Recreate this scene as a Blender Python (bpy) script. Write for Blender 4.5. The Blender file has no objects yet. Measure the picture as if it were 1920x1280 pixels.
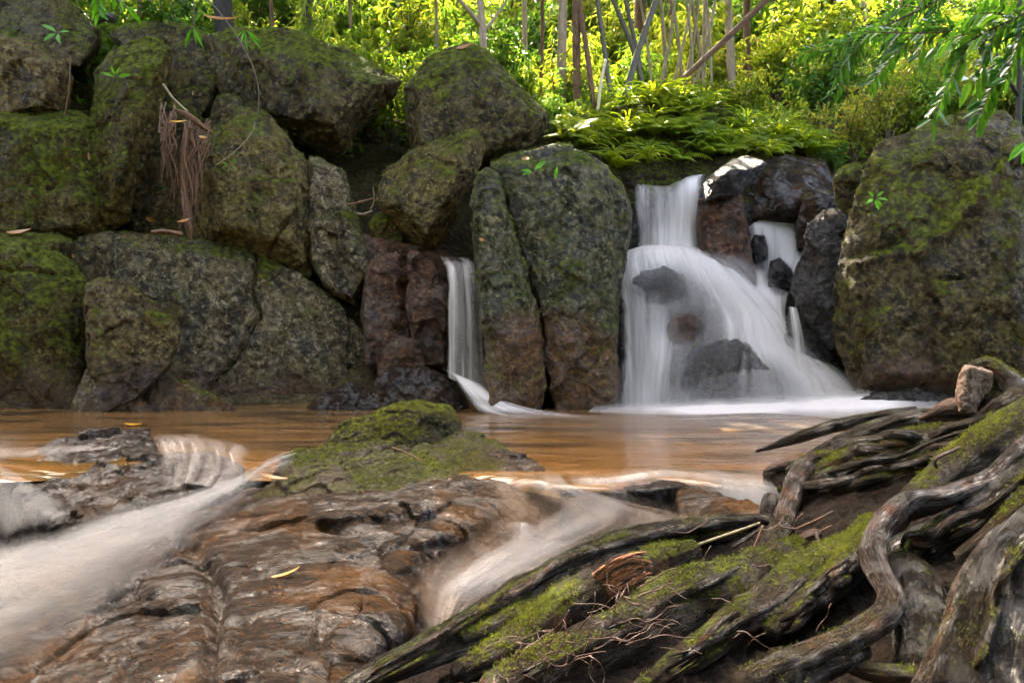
import bpy, bmesh, math, random
import numpy as np
from mathutils import Vector

random.seed(7)
rng = np.random.default_rng(11)
F, H, CX, CY = 1493.0, 0.8, 960.0, 640.0
scene = bpy.context.scene
COL = scene.collection
R = math.radians

# ------------------------------------------------------------------ helpers
def W(px, py, d):
    return np.array([(px - CX) / F * d, d, H - (py - CY) / F * d])

def Wz(px, py, z):
    return W(px, py, (H - z) * F / (py - CY))

def tag(o, label=None, cat=None, group=None, kind=None):
    if label: o['label'] = label
    if cat: o['category'] = cat
    if group: o['group'] = group
    if kind: o['kind'] = kind
    return o

def empty(name, loc, label=None, cat=None, group=None):
    o = bpy.data.objects.new(name, None)
    o.empty_display_size = 0.2
    COL.objects.link(o)
    o.location = loc
    return tag(o, label, cat, group)

def mesh_np(name, v, faces, mat, parent=None, smooth=True, uv=None, attrs=None, origin='base'):
    """v (n,3) world; faces (m,k) int array or list of such arrays"""
    v = np.asarray(v, dtype=np.float64)
    if parent is not None:
        org = np.array(parent.location)
    elif origin == 'base':
        org = np.array([v[:, 0].mean(), v[:, 1].mean(), v[:, 2].min()])
    else:
        org = np.zeros(3)
    vl = (v - org).astype(np.float32)
    if not isinstance(faces, list): faces = [faces]
    faces = [np.asarray(f, dtype=np.int32) for f in faces if len(f)]
    me = bpy.data.meshes.new(name)
    me.vertices.add(len(vl)); me.vertices.foreach_set('co', vl.ravel())
    loops = np.concatenate([f.ravel() for f in faces])
    tot = np.concatenate([np.full(len(f), f.shape[1], dtype=np.int32) for f in faces])
    st = np.concatenate([[0], np.cumsum(tot)[:-1]]).astype(np.int32)
    me.loops.add(len(loops)); me.loops.foreach_set('vertex_index', loops)
    me.polygons.add(len(tot)); me.polygons.foreach_set('loop_start', st)
    try: me.polygons.foreach_set('loop_total', tot)
    except Exception: pass
    if smooth: me.polygons.foreach_set('use_smooth', np.ones(len(tot), dtype=bool))
    if uv is not None:
        l = me.uv_layers.new(name='UVMap')
        l.data.foreach_set('uv', np.asarray(uv, dtype=np.float32)[loops].ravel())
    if attrs:
        for k, a in attrs.items():
            at = me.attributes.new(k, 'FLOAT', 'POINT')
            at.data.foreach_set('value', np.asarray(a, dtype=np.float32))
    me.update(calc_edges=True); me.validate()
    if mat: me.materials.append(mat)
    o = bpy.data.objects.new(name, me)
    COL.objects.link(o)
    if parent is not None: o.parent = parent
    else: o.location = org
    return o

def grid_faces(nv, nu, off=0):
    i = np.arange(nv - 1)[:, None] * nu + np.arange(nu - 1)[None, :]
    i = i.ravel() + off
    return np.stack([i, i + 1, i + nu + 1, i + nu], 1)

# ---- vectorised noise
def _h(ix, iy, iz, s):
    h = (ix.astype(np.uint32) * np.uint32(374761393) + iy.astype(np.uint32) * np.uint32(668265263)
         + iz.astype(np.uint32) * np.uint32(2147483647) + np.uint32((s * 974711) & 0xffffffff))
    h = (h ^ (h >> np.uint32(13))) * np.uint32(1274126177)
    h = (h ^ (h >> np.uint32(16))) * np.uint32(2246822519)
    return (h ^ (h >> np.uint32(15)))

def _hf(ix, iy, iz, s):
    return _h(ix, iy, iz, s).astype(np.float64) / 4294967295.0

def vnoise(p, s=0):
    p = np.asarray(p, dtype=np.float64)
    f = np.floor(p); i = f.astype(np.int64); t = p - f
    t = t * t * t * (t * (t * 6 - 15) + 10)
    r = 0
    for dx in (0, 1):
        wx = t[:, 0] if dx else 1 - t[:, 0]
        for dy in (0, 1):
            wy = t[:, 1] if dy else 1 - t[:, 1]
            for dz in (0, 1):
                wz = t[:, 2] if dz else 1 - t[:, 2]
                r = r + wx * wy * wz * _hf(i[:, 0] + dx, i[:, 1] + dy, i[:, 2] + dz, s)
    return r * 2 - 1

def fbm(p, o=4, s=0, g=0.5):
    r = 0; a = 1.0; n = 0
    p = np.asarray(p, dtype=np.float64)
    for k in range(o):
        r = r + a * vnoise(p * 2 ** k + k * 17.3, s + k); n += a; a *= g
    return r / n

def ridged(p, o=4, s=0):
    r = 0; a = 1.0; n = 0
    for k in range(o):
        r = r + a * (1 - 2 * np.abs(vnoise(np.asarray(p) * 2 ** k + k * 9.1, s + k))); n += a; a *= .5
    return r / n

def chips(p, s=0):
    """faceted chips: nearest cell gives a height and a slope of its own"""
    p = np.asarray(p, dtype=np.float64)
    f = np.floor(p).astype(np.int64)
    best = np.full(len(p), 1e9); sec = np.full(len(p), 1e9); val = np.zeros(len(p))
    for dx in (-1, 0, 1):
        for dy in (-1, 0, 1):
            for dz in (-1, 0, 1):
                c = f + np.array([dx, dy, dz])
                a = [_hf(c[:, 0], c[:, 1], c[:, 2], s + q) for q in range(7)]
                q = np.stack([c[:, 0] + a[0], c[:, 1] + a[1], c[:, 2] + a[2]], 1)
                dv = p - q
                dd = (dv ** 2).sum(1)
                vv = (a[3] - .5) + 1.1 * (dv[:, 0] * (a[4] - .5) + dv[:, 1] * (a[5] - .5) + dv[:, 2] * (a[6] - .5))
                m = dd < best
                sec = np.where(m, best, np.minimum(sec, dd))
                best = np.where(m, dd, best); val = np.where(m, vv, val)
    edge = np.sqrt(sec) - np.sqrt(best)
    return val, edge

def ss(a, b, x):
    t = np.clip((x - a) / (b - a), 0, 1)
    return t * t * (3 - 2 * t)

def catmull(P, n):
    P = np.asarray(P, dtype=np.float64)
    m = len(P)
    if m == 2:
        t = np.linspace(0, 1, n)[:, None]
        return P[0] * (1 - t) + P[1] * t
    E = np.vstack([2 * P[0] - P[1], P, 2 * P[-1] - P[-2]])
    x = np.linspace(0, m - 1, n); i = np.minimum(x.astype(int), m - 2); t = (x - i)[:, None]
    a, b, c, d = E[i], E[i + 1], E[i + 2], E[i + 3]
    return .5 * (2 * b + (c - a) * t + (2 * a - 5 * b + 4 * c - d) * t ** 2 + (3 * b - a - 3 * c + d) * t ** 3)

def bicubic(G, nv, nu):
    G = np.asarray(G, dtype=np.float64)          # rows, cols, k
    A = np.stack([catmull(G[r], nu) for r in range(G.shape[0])])
    return np.stack([catmull(A[:, c], nv) for c in range(nu)], 1)   # nv,nu,k

# ------------------------------------------------------------------ materials
class NT:
    def __init__(self, name):
        self.m = bpy.data.materials.new(name); self.m.use_nodes = True
        self.t = self.m.node_tree; self.t.nodes.clear()
    def n(self, typ, **kw):
        x = self.t.nodes.new(typ)
        for k, v in kw.items():
            if k.startswith('_'): setattr(x, k[1:], v)
            else:
                key = k.replace('__', ' ')
                s = x.inputs[int(key[1:])] if key[0] == 'i' and key[1:].isdigit() else x.inputs[key]
                if isinstance(v, bpy.types.NodeSocket): self.t.links.new(v, s)
                else: s.default_value = v
        return x
    def math(self, op, a, b=0.0, c=None, clamp=False):
        x = self.n('ShaderNodeMath', _operation=op, _use_clamp=clamp)
        for i, v in enumerate((a, b, c)):
            if v is None: continue
            if isinstance(v, bpy.types.NodeSocket): self.t.links.new(v, x.inputs[i])
            else: x.inputs[i].default_value = v
        return x.outputs[0]
    def rng(self, v, a, b, c=0.0, d=1.0):
        x = self.n('ShaderNodeMapRange', _interpolation_type='SMOOTHSTEP')
        for i, q in enumerate((v, a, b, c, d)):
            if isinstance(q, bpy.types.NodeSocket): self.t.links.new(q, x.inputs[i])
            else: x.inputs[i].default_value = q
        return x.outputs[0]
    def mix(self, f, a, b):
        x = self.n('ShaderNodeMix', _data_type='RGBA')
        for i, v in ((0, f), (6, a), (7, b)):
            if isinstance(v, bpy.types.NodeSocket): self.t.links.new(v, x.inputs[i])
            else: x.inputs[i].default_value = v if i == 0 else (*v, 1)
        return x.outputs[2]
    def noise(self, vec, scale, detail=6, rough=.6, dist=0.0):
        return self.n('ShaderNodeTexNoise', Vector=vec, Scale=scale, Detail=detail, Roughness=rough, Distortion=dist).outputs[0]
    def scale(self, vec, s):
        x = self.n('ShaderNodeVectorMath', _operation='MULTIPLY'); self.t.links.new(vec, x.inputs[0]); x.inputs[1].default_value = s
        return x.outputs[0]
    def out(self, sh):
        o = self.n('ShaderNodeOutputMaterial'); self.t.links.new(sh, o.inputs[0]); return self.m

def rock_mat(name, dark, mid, light, moss=0.5, mossA=(.034, .045, .006), mossB=(.18, .195, .018), wetz=0.35,
             wetcol=(.085, .034, .014), wet=0.0, rough=.62, streak=.5, bump=1.0, spots=.35, fine=1.0, mtop=.55, spec=.12, coat=0.0):
    t = NT(name)
    g = t.n('ShaderNodeNewGeometry'); P = g.outputs['Position']
    nz = t.n('ShaderNodeSeparateXYZ', i0=g.outputs['Normal']).outputs[2]
    z = t.n('ShaderNodeSeparateXYZ', i0=P).outputs[2]
    big = t.noise(P, 1.1, 5, .6, .4)
    med = t.noise(P, 5.0, 8, .65, .3)
    fin = t.noise(P, 26.0 * fine, 8, .72)
    grain = t.noise(P, 95.0 * fine, 4, .7)
    c = t.mix(t.rng(med, .36, .62), dark, mid)
    c = t.mix(t.math('MULTIPLY', t.rng(fin, .50, .64), .9), c, light)
    c = t.mix(t.math('MULTIPLY', t.rng(grain, .55, .70), .35), c, tuple(min(1, x * 1.3) for x in light))
    c = t.mix(t.math('MULTIPLY', t.rng(grain, .48, .36), .8), c, tuple(x * .35 for x in dark))  # fine dark pits: relief shade put into the colour, beside real speckle
    c = t.mix(t.math('MULTIPLY', t.rng(fin, .48, .38), .75), c, tuple(x * .6 for x in dark))  # coarser dark pits, likewise relief shade in the colour over real speckle
    # rain streaks down the faces
    st = t.noise(t.scale(P, (2.6, 2.6, .35)), 1.6, 6, .65, .5)
    c = t.mix(t.math('MULTIPLY', t.rng(st, .52, .68), streak), c, tuple(x * .45 for x in dark))
    c = t.mix(t.math('MULTIPLY', t.rng(big, .55, .72), .35), c, (mid[0] * 1.5, mid[1] * 1.1, mid[2] * .8))
    # waterline stain
    wz = t.math('ADD', z, t.math('MULTIPLY', t.math('SUBTRACT', big, .5), 1.1))
    wz = t.math('ADD', wz, t.math('MULTIPLY', t.math('SUBTRACT', med, .5), .45))
    wf = t.rng(wz, wetz + .28, wetz - .1)
    wc = t.mix(t.rng(fin, .42, .62), tuple(x * .35 for x in wetcol), wetcol)
    wc = t.mix(t.math('MULTIPLY', t.rng(grain, .55, .7), .5), wc, (wetcol[0] * 1.9, wetcol[1] * 2.1, wetcol[2] * 1.8))
    c = t.mix(t.math('MULTIPLY', wf, .88), c, wc)
    # moss
    mv = t.math('ADD', t.math('MULTIPLY', nz, mtop), t.math('MULTIPLY', t.math('SUBTRACT', big, .5), 1.7))
    mv = t.math('ADD', mv, t.math('MULTIPLY', t.math('SUBTRACT', med, .5), 1.2))
    mv = t.math('ADD', mv, t.math('MULTIPLY', t.math('SUBTRACT', fin, .5), .9))
    mf = t.rng(mv, .62 - moss, .95 - moss)
    mf = t.math('MULTIPLY', mf, t.math('SUBTRACT', 1.0, t.math('MULTIPLY', wf, .8)))
    mc = t.mix(t.rng(fin, .38, .66), mossA, mossB)
    mc = t.mix(t.math('MULTIPLY', t.rng(grain, .55, .75), .5), mc, (mossB[0] * 1.6, mossB[1] * 1.5, mossB[2] * 1.2))
    c = t.mix(mf, c, mc)
    # pale lichen spots
    vo = t.n('ShaderNodeTexVoronoi', Vector=P, Scale=9.0)
    sp = t.math('MULTIPLY', t.rng(vo.outputs['Distance'], .22, .10), t.rng(big, .52, .6))
    c = t.mix(t.math('MULTIPLY', sp, spots), c, tuple(x * 1.7 for x in light))
    ro = t.math('ADD', rough, t.math('MULTIPLY', t.math('SUBTRACT', fin, .5), .5))
    ro = t.math('SUBTRACT', ro, t.math('MULTIPLY', wf, .30))
    ro = t.math('SUBTRACT', ro, wet)
    ro = t.math('ADD', ro, t.math('MULTIPLY', mf, .3), None, True)
    hgt = t.math('ADD', t.math('MULTIPLY', med, .8), t.math('MULTIPLY', fin, .62))
    hgt = t.math('ADD', hgt, t.math('MULTIPLY', grain, .26))
    hgt = t.math('ADD', hgt, t.math('MULTIPLY', t.math('MULTIPLY', mf, fin), .35))
    b = t.n('ShaderNodeBump', Strength=1.0, Distance=.17 * bump, Height=hgt)
    p = t.n('ShaderNodeBsdfPrincipled', Base__Color=c, Roughness=ro, Normal=b.outputs[0])
    if coat:
        film = t.noise(P, 3.0, 5, .65, .5)
        b2 = t.n('ShaderNodeBump', Strength=1.0, Distance=.09, Height=t.math('ADD', t.math('MULTIPLY', fin, .5), t.math('MULTIPLY', med, .8))); t.t.links.new(b2.outputs[0], p.inputs['Coat Normal'])
        p.inputs['Coat Roughness'].default_value = .12; p.inputs['Coat IOR'].default_value = 1.42
        t.t.links.new(t.rng(film, .44, .58, .0, coat), p.inputs['Coat Weight'])
    sp_ = t.math('ADD', spec + wet * .8, t.math('MULTIPLY', wf, .35)); t.t.links.new(sp_, p.inputs['Specular IOR Level'])
    return t.out(p.outputs[0])

def slab_mat(name, moss=-.2, gloss=.38, orange=1.0, wx=(2.1, 3.7, 3.7), wetf=.9):
    """wet, thinly layered foreground rock"""
    t = NT(name)
    g = t.n('ShaderNodeNewGeometry'); P = g.outputs['Position']
    nz = t.n('ShaderNodeSeparateXYZ', i0=g.outputs['Normal']).outputs[2]
    S = t.scale(P, wx)
    big = t.noise(P, 1.7, 5, .6, .5)
    med = t.noise(S, 4.0, 8, .65, .8)
    fin = t.noise(S, 18.0, 8, .7, .6)
    grain = t.noise(P, 110, 5, .7)
    c = t.mix(t.rng(med, .35, .62), (.004, .003, .002), (.028, .013, .005))
    c = t.mix(t.math('MULTIPLY', t.rng(fin, .50, .66), .95 * orange), c, (.15, .060, .011))
    c = t.mix(t.math('MULTIPLY', t.rng(big, .48, .64), .8 * orange), c, (.13, .050, .006))
    c = t.mix(t.math('MULTIPLY', t.rng(grain, .53, .40), .8), c, (.012, .010, .010))
    c = t.mix(t.math('MULTIPLY', t.rng(grain, .58, .70), .5), c, (.10, .068, .045))
    mv = t.math('ADD', t.math('MULTIPLY', nz, .5), t.math('MULTIPLY', t.math('SUBTRACT', big, .5), 1.6))
    mv = t.math('ADD', mv, t.math('MULTIPLY', t.math('SUBTRACT', fin, .5), .9))
    mf = t.rng(mv, .62 - moss, .9 - moss)
    c = t.mix(mf, c, t.mix(t.rng(fin, .4, .6), (.02, .03, .005), (.08, .10, .012)))
    hgt = t.math('ADD', t.math('MULTIPLY', med, .9), t.math('MULTIPLY', fin, .55))
    hgt = t.math('ADD', hgt, t.math('MULTIPLY', grain, .20))
    b = t.n('ShaderNodeBump', Strength=1.0, Distance=.05, Height=hgt)
    ro = t.math('ADD', gloss, t.math('MULTIPLY', t.rng(fin, .45, .65), .25))
    ro = t.math('ADD', ro, t.math('MULTIPLY', mf, .4), None, True)
    p = t.n('ShaderNodeBsdfPrincipled', Base__Color=c, Roughness=ro, Normal=b.outputs[0])
    p.inputs['Specular IOR Level'].default_value = .12
    # a broken film of water
    film = t.noise(S, 2.2, 6, .62, .8)
    fh = t.math('ADD', t.math('MULTIPLY', t.noise(S, 9.0, 3, .55, .6), .7), t.math('ADD', t.math('MULTIPLY', med, .8), t.math('ADD', t.math('MULTIPLY', fin, .22), t.math('MULTIPLY', grain, .10))))
    b2 = t.n('ShaderNodeBump', Strength=1.0, Distance=.030, Height=fh); t.t.links.new(b2.outputs[0], p.inputs['Coat Normal'])
    p.inputs['Coat Roughness'].default_value = .09; p.inputs['Coat IOR'].default_value = 1.4
    t.t.links.new(t.rng(film, .46, .58, .0, wetf), p.inputs['Coat Weight'])
    return t.out(p.outputs[0])

def bark_mat(name, dark, mid, light, moss=.2, rough=.42, vs=7.0, us=1.0, bump=.03, mossB=(.10, .14, .012), red=0.0, coat=0.0):
    """uv: u metres round, v metres along"""
    t = NT(name)
    g = t.n('ShaderNodeNewGeometry'); P = g.outputs['Position']
    nz = t.n('ShaderNodeSeparateXYZ', i0=g.outputs['Normal']).outputs[2]
    uv = t.n('ShaderNodeUVMap').outputs[0]
    S = t.scale(uv, (vs * 6, vs * us, 1))
    fib = t.noise(S, 1.6, 8, .68, .7)
    fib2 = t.noise(S, 5.0, 6, .7, .4)
    big = t.noise(P, 5.0, 6, .62, .4)
    fin = t.noise(P, 45, 8, .72)
    c = t.mix(t.rng(fib, .36, .6), dark, mid)
    c = t.mix(t.math('MULTIPLY', t.rng(fib2, .52, .68), .8), c, light)
    c = t.mix(t.math('MULTIPLY', t.rng(fin, .48, .36), .7), c, tuple(x * .35 for x in dark))
    if red: c = t.mix(t.math('MULTIPLY', t.rng(big, .52, .66), red), c, (.17, .055, .022))
    mv = t.math('ADD', t.math('MULTIPLY', nz, .5), t.math('MULTIPLY', t.math('SUBTRACT', big, .5), 1.9))
    mv = t.math('ADD', mv, t.math('MULTIPLY', t.math('SUBTRACT', fin, .5), 1.3))
    mf = t.rng(mv, .72 - moss, .98 - moss)
    mc = t.mix(t.rng(fin, .38, .64), (.018, .028, .004), mossB)
    mc = t.mix(t.math('MULTIPLY', t.rng(fin, .6, .75), .6), mc, (mossB[0] * 1.7, mossB[1] * 1.5, mossB[2]))
    c = t.mix(mf, c, mc)
    hgt = t.math('ADD', t.math('MULTIPLY', fib, 1.0), t.math('MULTIPLY', fib2, .4))
    hgt = t.math('ADD', hgt, t.math('MULTIPLY', fin, t.math('ADD', .25, t.math('MULTIPLY', mf, .7))))
    b = t.n('ShaderNodeBump', Strength=1.0, Distance=bump, Height=hgt)
    if coat:
        film = t.noise(P, 9.0, 5, .65, .5)
        cw = t.math('MULTIPLY', t.rng(film, .46, .58, .0, coat), t.math('SUBTRACT', 1.0, mf))
    ro = t.math('ADD', rough, t.math('MULTIPLY', t.math('SUBTRACT', fib, .5), .4))
    ro = t.math('ADD', ro, t.math('MULTIPLY', mf, .35), None, True)
    p = t.n('ShaderNodeBsdfPrincipled', Base__Color=c, Roughness=ro, Normal=b.outputs[0])
    if coat:
        b2 = t.n('ShaderNodeBump', Strength=1.0, Distance=bump * .6, Height=t.math('ADD', fib, t.math('MULTIPLY', fib2, .2))); t.t.links.new(b2.outputs[0], p.inputs['Coat Normal'])
        p.inputs['Coat Roughness'].default_value = .07; p.inputs['Coat IOR'].default_value = 1.42; p.inputs['Specular IOR Level'].default_value = .12
        t.t.links.new(cw, p.inputs['Coat Weight'])
    return t.out(p.outputs[0])

def leaf_mat(name, cols, trans=.5, rough=.33, tcol=1.35):
    t = NT(name)
    g = t.n('ShaderNodeNewGeometry'); r = g.outputs['Random Per Island']
    n = t.noise(g.outputs['Position'], .7, 3, .6)
    n2 = t.noise(g.outputs['Position'], .7, 3, .6)
    f = t.math('ADD', t.math('MULTIPLY', r, .65), t.math('MULTIPLY', t.rng(n, .35, .65), .45), None, True)
    rp = t.n('ShaderNodeValToRGB', Fac=f)
    e = rp.color_ramp.elements
    while len(e) < len(cols): e.new(.5)
    for i, cc in enumerate(cols):
        e[i].position = i / (len(cols) - 1); e[i].color = (*cc, 1)
    c = rp.outputs[0]
    p = t.n('ShaderNodeBsdfPrincipled', Base__Color=c, Roughness=rough)
    tc = t.n('ShaderNodeMix', _data_type='RGBA', _blend_type='MULTIPLY'); tc.inputs[0].default_value = 1
    t.t.links.new(c, tc.inputs[6]); tc.inputs[7].default_value = (tcol * 1.1, tcol, tcol * .62, 1)
    tr = t.n('ShaderNodeBsdfTranslucent', Color=tc.outputs[2])
    mx = t.n('ShaderNodeMixShader', Fac=trans)
    t.t.links.new(p.outputs[0], mx.inputs[1]); t.t.links.new(tr.outputs[0], mx.inputs[2])
    return t.out(mx.outputs[0])

def plain_mat(name, a, b, scale=12, rough=.7, bump=.01, trans=0.0):
    t = NT(name)
    P = t.n('ShaderNodeNewGeometry').outputs['Position']
    n = t.noise(P, scale, 7, .65, .3)
    c = t.mix(t.rng(n, .35, .65), a, b)
    bp = t.n('ShaderNodeBump', Strength=.8, Distance=bump, Height=n)
    p = t.n('ShaderNodeBsdfPrincipled', Base__Color=c, Roughness=rough, Normal=bp.outputs[0])
    return t.out(p.outputs[0])

def silk_mat(name, col=(.88, .785, .73), su=10.0, sv=.8, lo=.32, hi=.70, base=.15, tint=None, fine=.14):
    """long-running water: streaks along the flow (uv in metres), density from the mesh"""
    t = NT(name)
    uv = t.n('ShaderNodeUVMap').outputs[0]
    a = t.n('ShaderNodeAttribute', _attribute_name='dens').outputs['Fac']
    n1 = t.noise(t.scale(uv, (su, sv, 1)), 1.0, 4, .55, .25)
    n2 = t.noise(t.scale(uv, (su * 3.2, sv * 1.4, 1)), 1.0, 4, .6)
    n3 = t.noise(t.scale(uv, (su * .25, sv * .6, 1)), 1.0, 3, .5, .5)
    s = t.math('ADD', t.math('MULTIPLY', n1, .42), t.math('ADD', t.math('MULTIPLY', n2, fine), t.math('MULTIPLY', n3, .58 - fine)))
    s = t.rng(s, lo, hi)
    # density rises through the streaks: thick water hides them, thin water is only streaks
    al = t.math('MULTIPLY', a, t.math('ADD', base, t.math('MULTIPLY', s, 1.0 - base)))
    al = t.math('ADD', al, t.math('MULTIPLY', t.rng(a, .55, 1.0), .55), None, True)
    al = t.math('MULTIPLY', al, t.rng(a, 0.0, .12))
    c = t.mix(s, tuple(x * .86 for x in col), col)
    if tint: c = t.mix(t.rng(a, .9, .2), c, tint)
    bp = t.n('ShaderNodeBump', Strength=.35, Distance=.03, Height=s)
    p = t.n('ShaderNodeBsdfPrincipled', Base__Color=c, Roughness=.5, Normal=bp.outputs[0])
    p.inputs['Specular IOR Level'].default_value = .25
    tl = t.n('ShaderNodeBsdfTranslucent', Color=(*col, 1))
    m1 = t.n('ShaderNodeMixShader', Fac=.3)
    t.t.links.new(p.outputs[0], m1.inputs[1]); t.t.links.new(tl.outputs[0], m1.inputs[2])
    tp = t.n('ShaderNodeBsdfTransparent')
    m2 = t.n('ShaderNodeMixShader', Fac=al)
    t.t.links.new(tp.outputs[0], m2.inputs[1]); t.t.links.new(m1.outputs[0], m2.inputs[2])
    return t.out(m2.outputs[0])

def pool_mat():
    t = NT('pool_water')
    g = t.n('ShaderNodeNewGeometry'); P = g.outputs['Position']
    S = t.scale(P, (.55, 2.2, 1))
    a = t.noise(S, 1.2, 3, .5, .8)
    b_ = t.noise(t.scale(P, (.8, 5.5, 1)), 1.6, 3, .5, .6)
    y = t.n('ShaderNodeSeparateXYZ', i0=P).outputs[1]
    c = t.mix(t.rng(a, .36, .62), (.045, .026, .012), (.165, .080, .026))
    shal = t.rng(t.math('ADD', y, t.math('MULTIPLY', a, 2.4)), 7.4, 5.9)
    c = t.mix(t.math('MULTIPLY', shal, .75), c, t.mix(t.rng(b_, .4, .62), (.085, .045, .010), (.22, .090, .018)))
    c = t.mix(t.math('MULTIPLY', t.rng(b_, .56, .72), .22), c, (.28, .20, .15))
    bp = t.n('ShaderNodeBump', Strength=.5, Distance=.05, Height=t.math('ADD', t.math('MULTIPLY', b_, .6), t.math('MULTIPLY', a, .5)))
    p = t.n('ShaderNodeBsdfPrincipled', Base__Color=c, Roughness=.13, Normal=bp.outputs[0])
    p.inputs['Specular IOR Level'].default_value = .5
    return t.out(p.outputs[0])

def ground_mat(name, a, b, c3, scale=3.0, bump=.08):
    t = NT(name)
    P = t.n('ShaderNodeNewGeometry').outputs['Position']
    n = t.noise(P, scale, 9, .7, .4); f = t.noise(P, scale * 9, 8, .7)
    c = t.mix(t.rng(n, .38, .6), a, b)
    c = t.mix(t.math('MULTIPLY', t.rng(f, .5, .66), .8), c, c3)
    c = t.mix(t.math('MULTIPLY', t.rng(f, .46, .35), .8), c, tuple(x * .3 for x in a))
    bp = t.n('ShaderNodeBump', Strength=1.0, Distance=bump, Height=t.math('ADD', n, t.math('MULTIPLY', f, .5)))
    p = t.n('ShaderNodeBsdfPrincipled', Base__Color=c, Roughness=.75, Normal=bp.outputs[0])
    p.inputs['Specular IOR Level'].default_value = .12
    return t.out(p.outputs[0])

M = {}
M['olive'] = rock_mat('olive_rock', (.036, .026, .008), (0.225, 0.157, 0.052), (0.435, 0.319, 0.123), moss=.50, fine=.5, spec=.12, coat=.3, wetcol=(.20, .08, .022))
M['mossy'] = rock_mat('mossy_rock', (.030, .023, .006), (0.174, 0.123, 0.035), (0.348, 0.261, 0.087), moss=.62, fine=.5, coat=.15, wetcol=(.18, .08, .022))
M['green'] = rock_mat('green_rock', (.020, .024, .010), (0.138, 0.119, 0.052), (0.392, 0.312, 0.174), moss=.50, rough=.46, spec=.12, mossA=(.014, .044, .010), wetz=.9, streak=.7, wetcol=(.21, .082, .020), fine=.5, coat=.6)
M['dark'] = rock_mat('dark_rock', (.020, .015, .006), (0.133, 0.096, 0.035), (0.275, 0.203, 0.084), moss=.50, fine=.5, spec=.12, coat=.3, wetcol=(.16, .065, .018))
M['grey'] = rock_mat('grey_rock', (.036, .026, .013), (0.239, 0.174, 0.087), (0.522, 0.406, 0.239), moss=.40, rough=.42, spec=.12, wetz=.25, fine=.5, coat=.6, wetcol=(.16, .07, .024))
M['brown'] = rock_mat('brown_rock', (.036, .023, .009), (0.217, 0.142, 0.052), (0.406, 0.290, 0.123), moss=.42, fine=.5, coat=.3)
M['wet'] = rock_mat('wet_rock', (.008, .006, .005), (.040, .029, .020), (.13, .10, .075), moss=.0, wet=.32, wetz=-1, spots=.1, fine=.6, coat=.8)
M['red'] = rock_mat('red_rock', (.030, .012, .006), (.135, .052, .020), (.28, .13, .06), moss=.02, wet=.26, wetz=-2, spots=.1, fine=.5, coat=.8)
M['moss_fg'] = rock_mat('moss_foreground_rock', (.016, .013, .009), (.070, .056, .038), (.19, .155, .11), moss=.36, wetz=-.06, fine=1.4, bump=.55, mossA=(.018, .024, .004), mossB=(.19, .185, .014), wetcol=(.12, .052, .018), mtop=.5, rough=.62, spec=.12)
M['slab'] = slab_mat('wet_slab')
M['slabdark'] = slab_mat('wet_dark_slab', gloss=.34, orange=.35, wx=(3, 3, 3))
M['shine'] = slab_mat('glistening_rock', moss=.16, gloss=.3, orange=.45, wx=(2.2, 2.2, 2.2), wetf=1.0)
M['chute'] = slab_mat('orange_chute_rock', gloss=.3, orange=2.2)
M['soil'] = ground_mat('soil', (.007, .004, .0025), (.019, .011, .006), (.055, .029, .015), 8, .06)
M['bed'] = ground_mat('bed', (.040, .022, .010), (.085, .048, .022), (.12, .075, .04), 3, .06)
M['hill'] = ground_mat('hill', (.040, .030, .014), (.085, .062, .026), (.17, .12, .065), 2.2, .10)
M['moundm'] = rock_mat('moss_bank', (.028, .020, .010), (.070, .048, .024), (.15, .105, .06), moss=.55, wetz=-2, mossB=(.15, .17, .012), spots=.0)

# ------------------------------------------------------------------ rocks
def hull_pts(outline, d, k=.45, tilt=(0, 0), front=None, back=.75, auto=True):
    o = np.array(outline, dtype=float)
    c = o.mean(0)
    S = np.sqrt(((o - c) ** 2).sum(1)).mean() / F * d
    pts = []
    rr = np.random.default_rng(int(abs(c[0] * 7 + c[1] * 13)) % 100000)
    def dep(p, base):
        return base + tilt[0] * (p[0] - c[0]) / F * d + tilt[1] * (c[1] - p[1]) / F * d
    for p in o: pts.append(W(p[0], p[1], d))
    for p in o:
        q = c + (p - c) * .88
        pts.append(W(q[0], q[1], d + back * S * .8))
        q = c + (p - c) * .6
        pts.append(W(q[0], q[1], d + back * S * 1.5))
    if auto:
        for p in o:
            q = c + (p - c) * (.90 + rr.uniform(-.06, .05))
            pts.append(W(q[0], q[1], dep(q, d - k * S * rr.uniform(.72, .95))))
            q = c + (p - c) * .45
            pts.append(W(q[0], q[1], dep(q, d - k * S * rr.uniform(.85, 1.15))))
    for f in front or []: pts.append(W(f[0], f[1], d + f[2]))
    return pts

def hull_mesh(bm, pts):
    vs = [bm.verts.new(p) for p in pts]
    r = bmesh.ops.convex_hull(bm, input=vs)
    junk = list({e for e in r['geom_interior'] + r['geom_unused'] if isinstance(e, bmesh.types.BMVert)})
    if junk: bmesh.ops.delete(bm, geom=junk, context='VERTS')

def pix(v):
    return np.stack([CX + v[:, 0] / v[:, 1] * F, CY - (v[:, 2] - H) / v[:, 1] * F], 1)

def polydist(q, line):
    best = np.full(len(q), 1e9)
    L = np.asarray(line, dtype=float)
    for a, b in zip(L[:-1], L[1:]):
        ab = b - a; t = np.clip(((q - a) @ ab) / (ab @ ab), 0, 1)
        best = np.minimum(best, np.sqrt(((q - a - t[:, None] * ab) ** 2).sum(1)))
    return best

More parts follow.
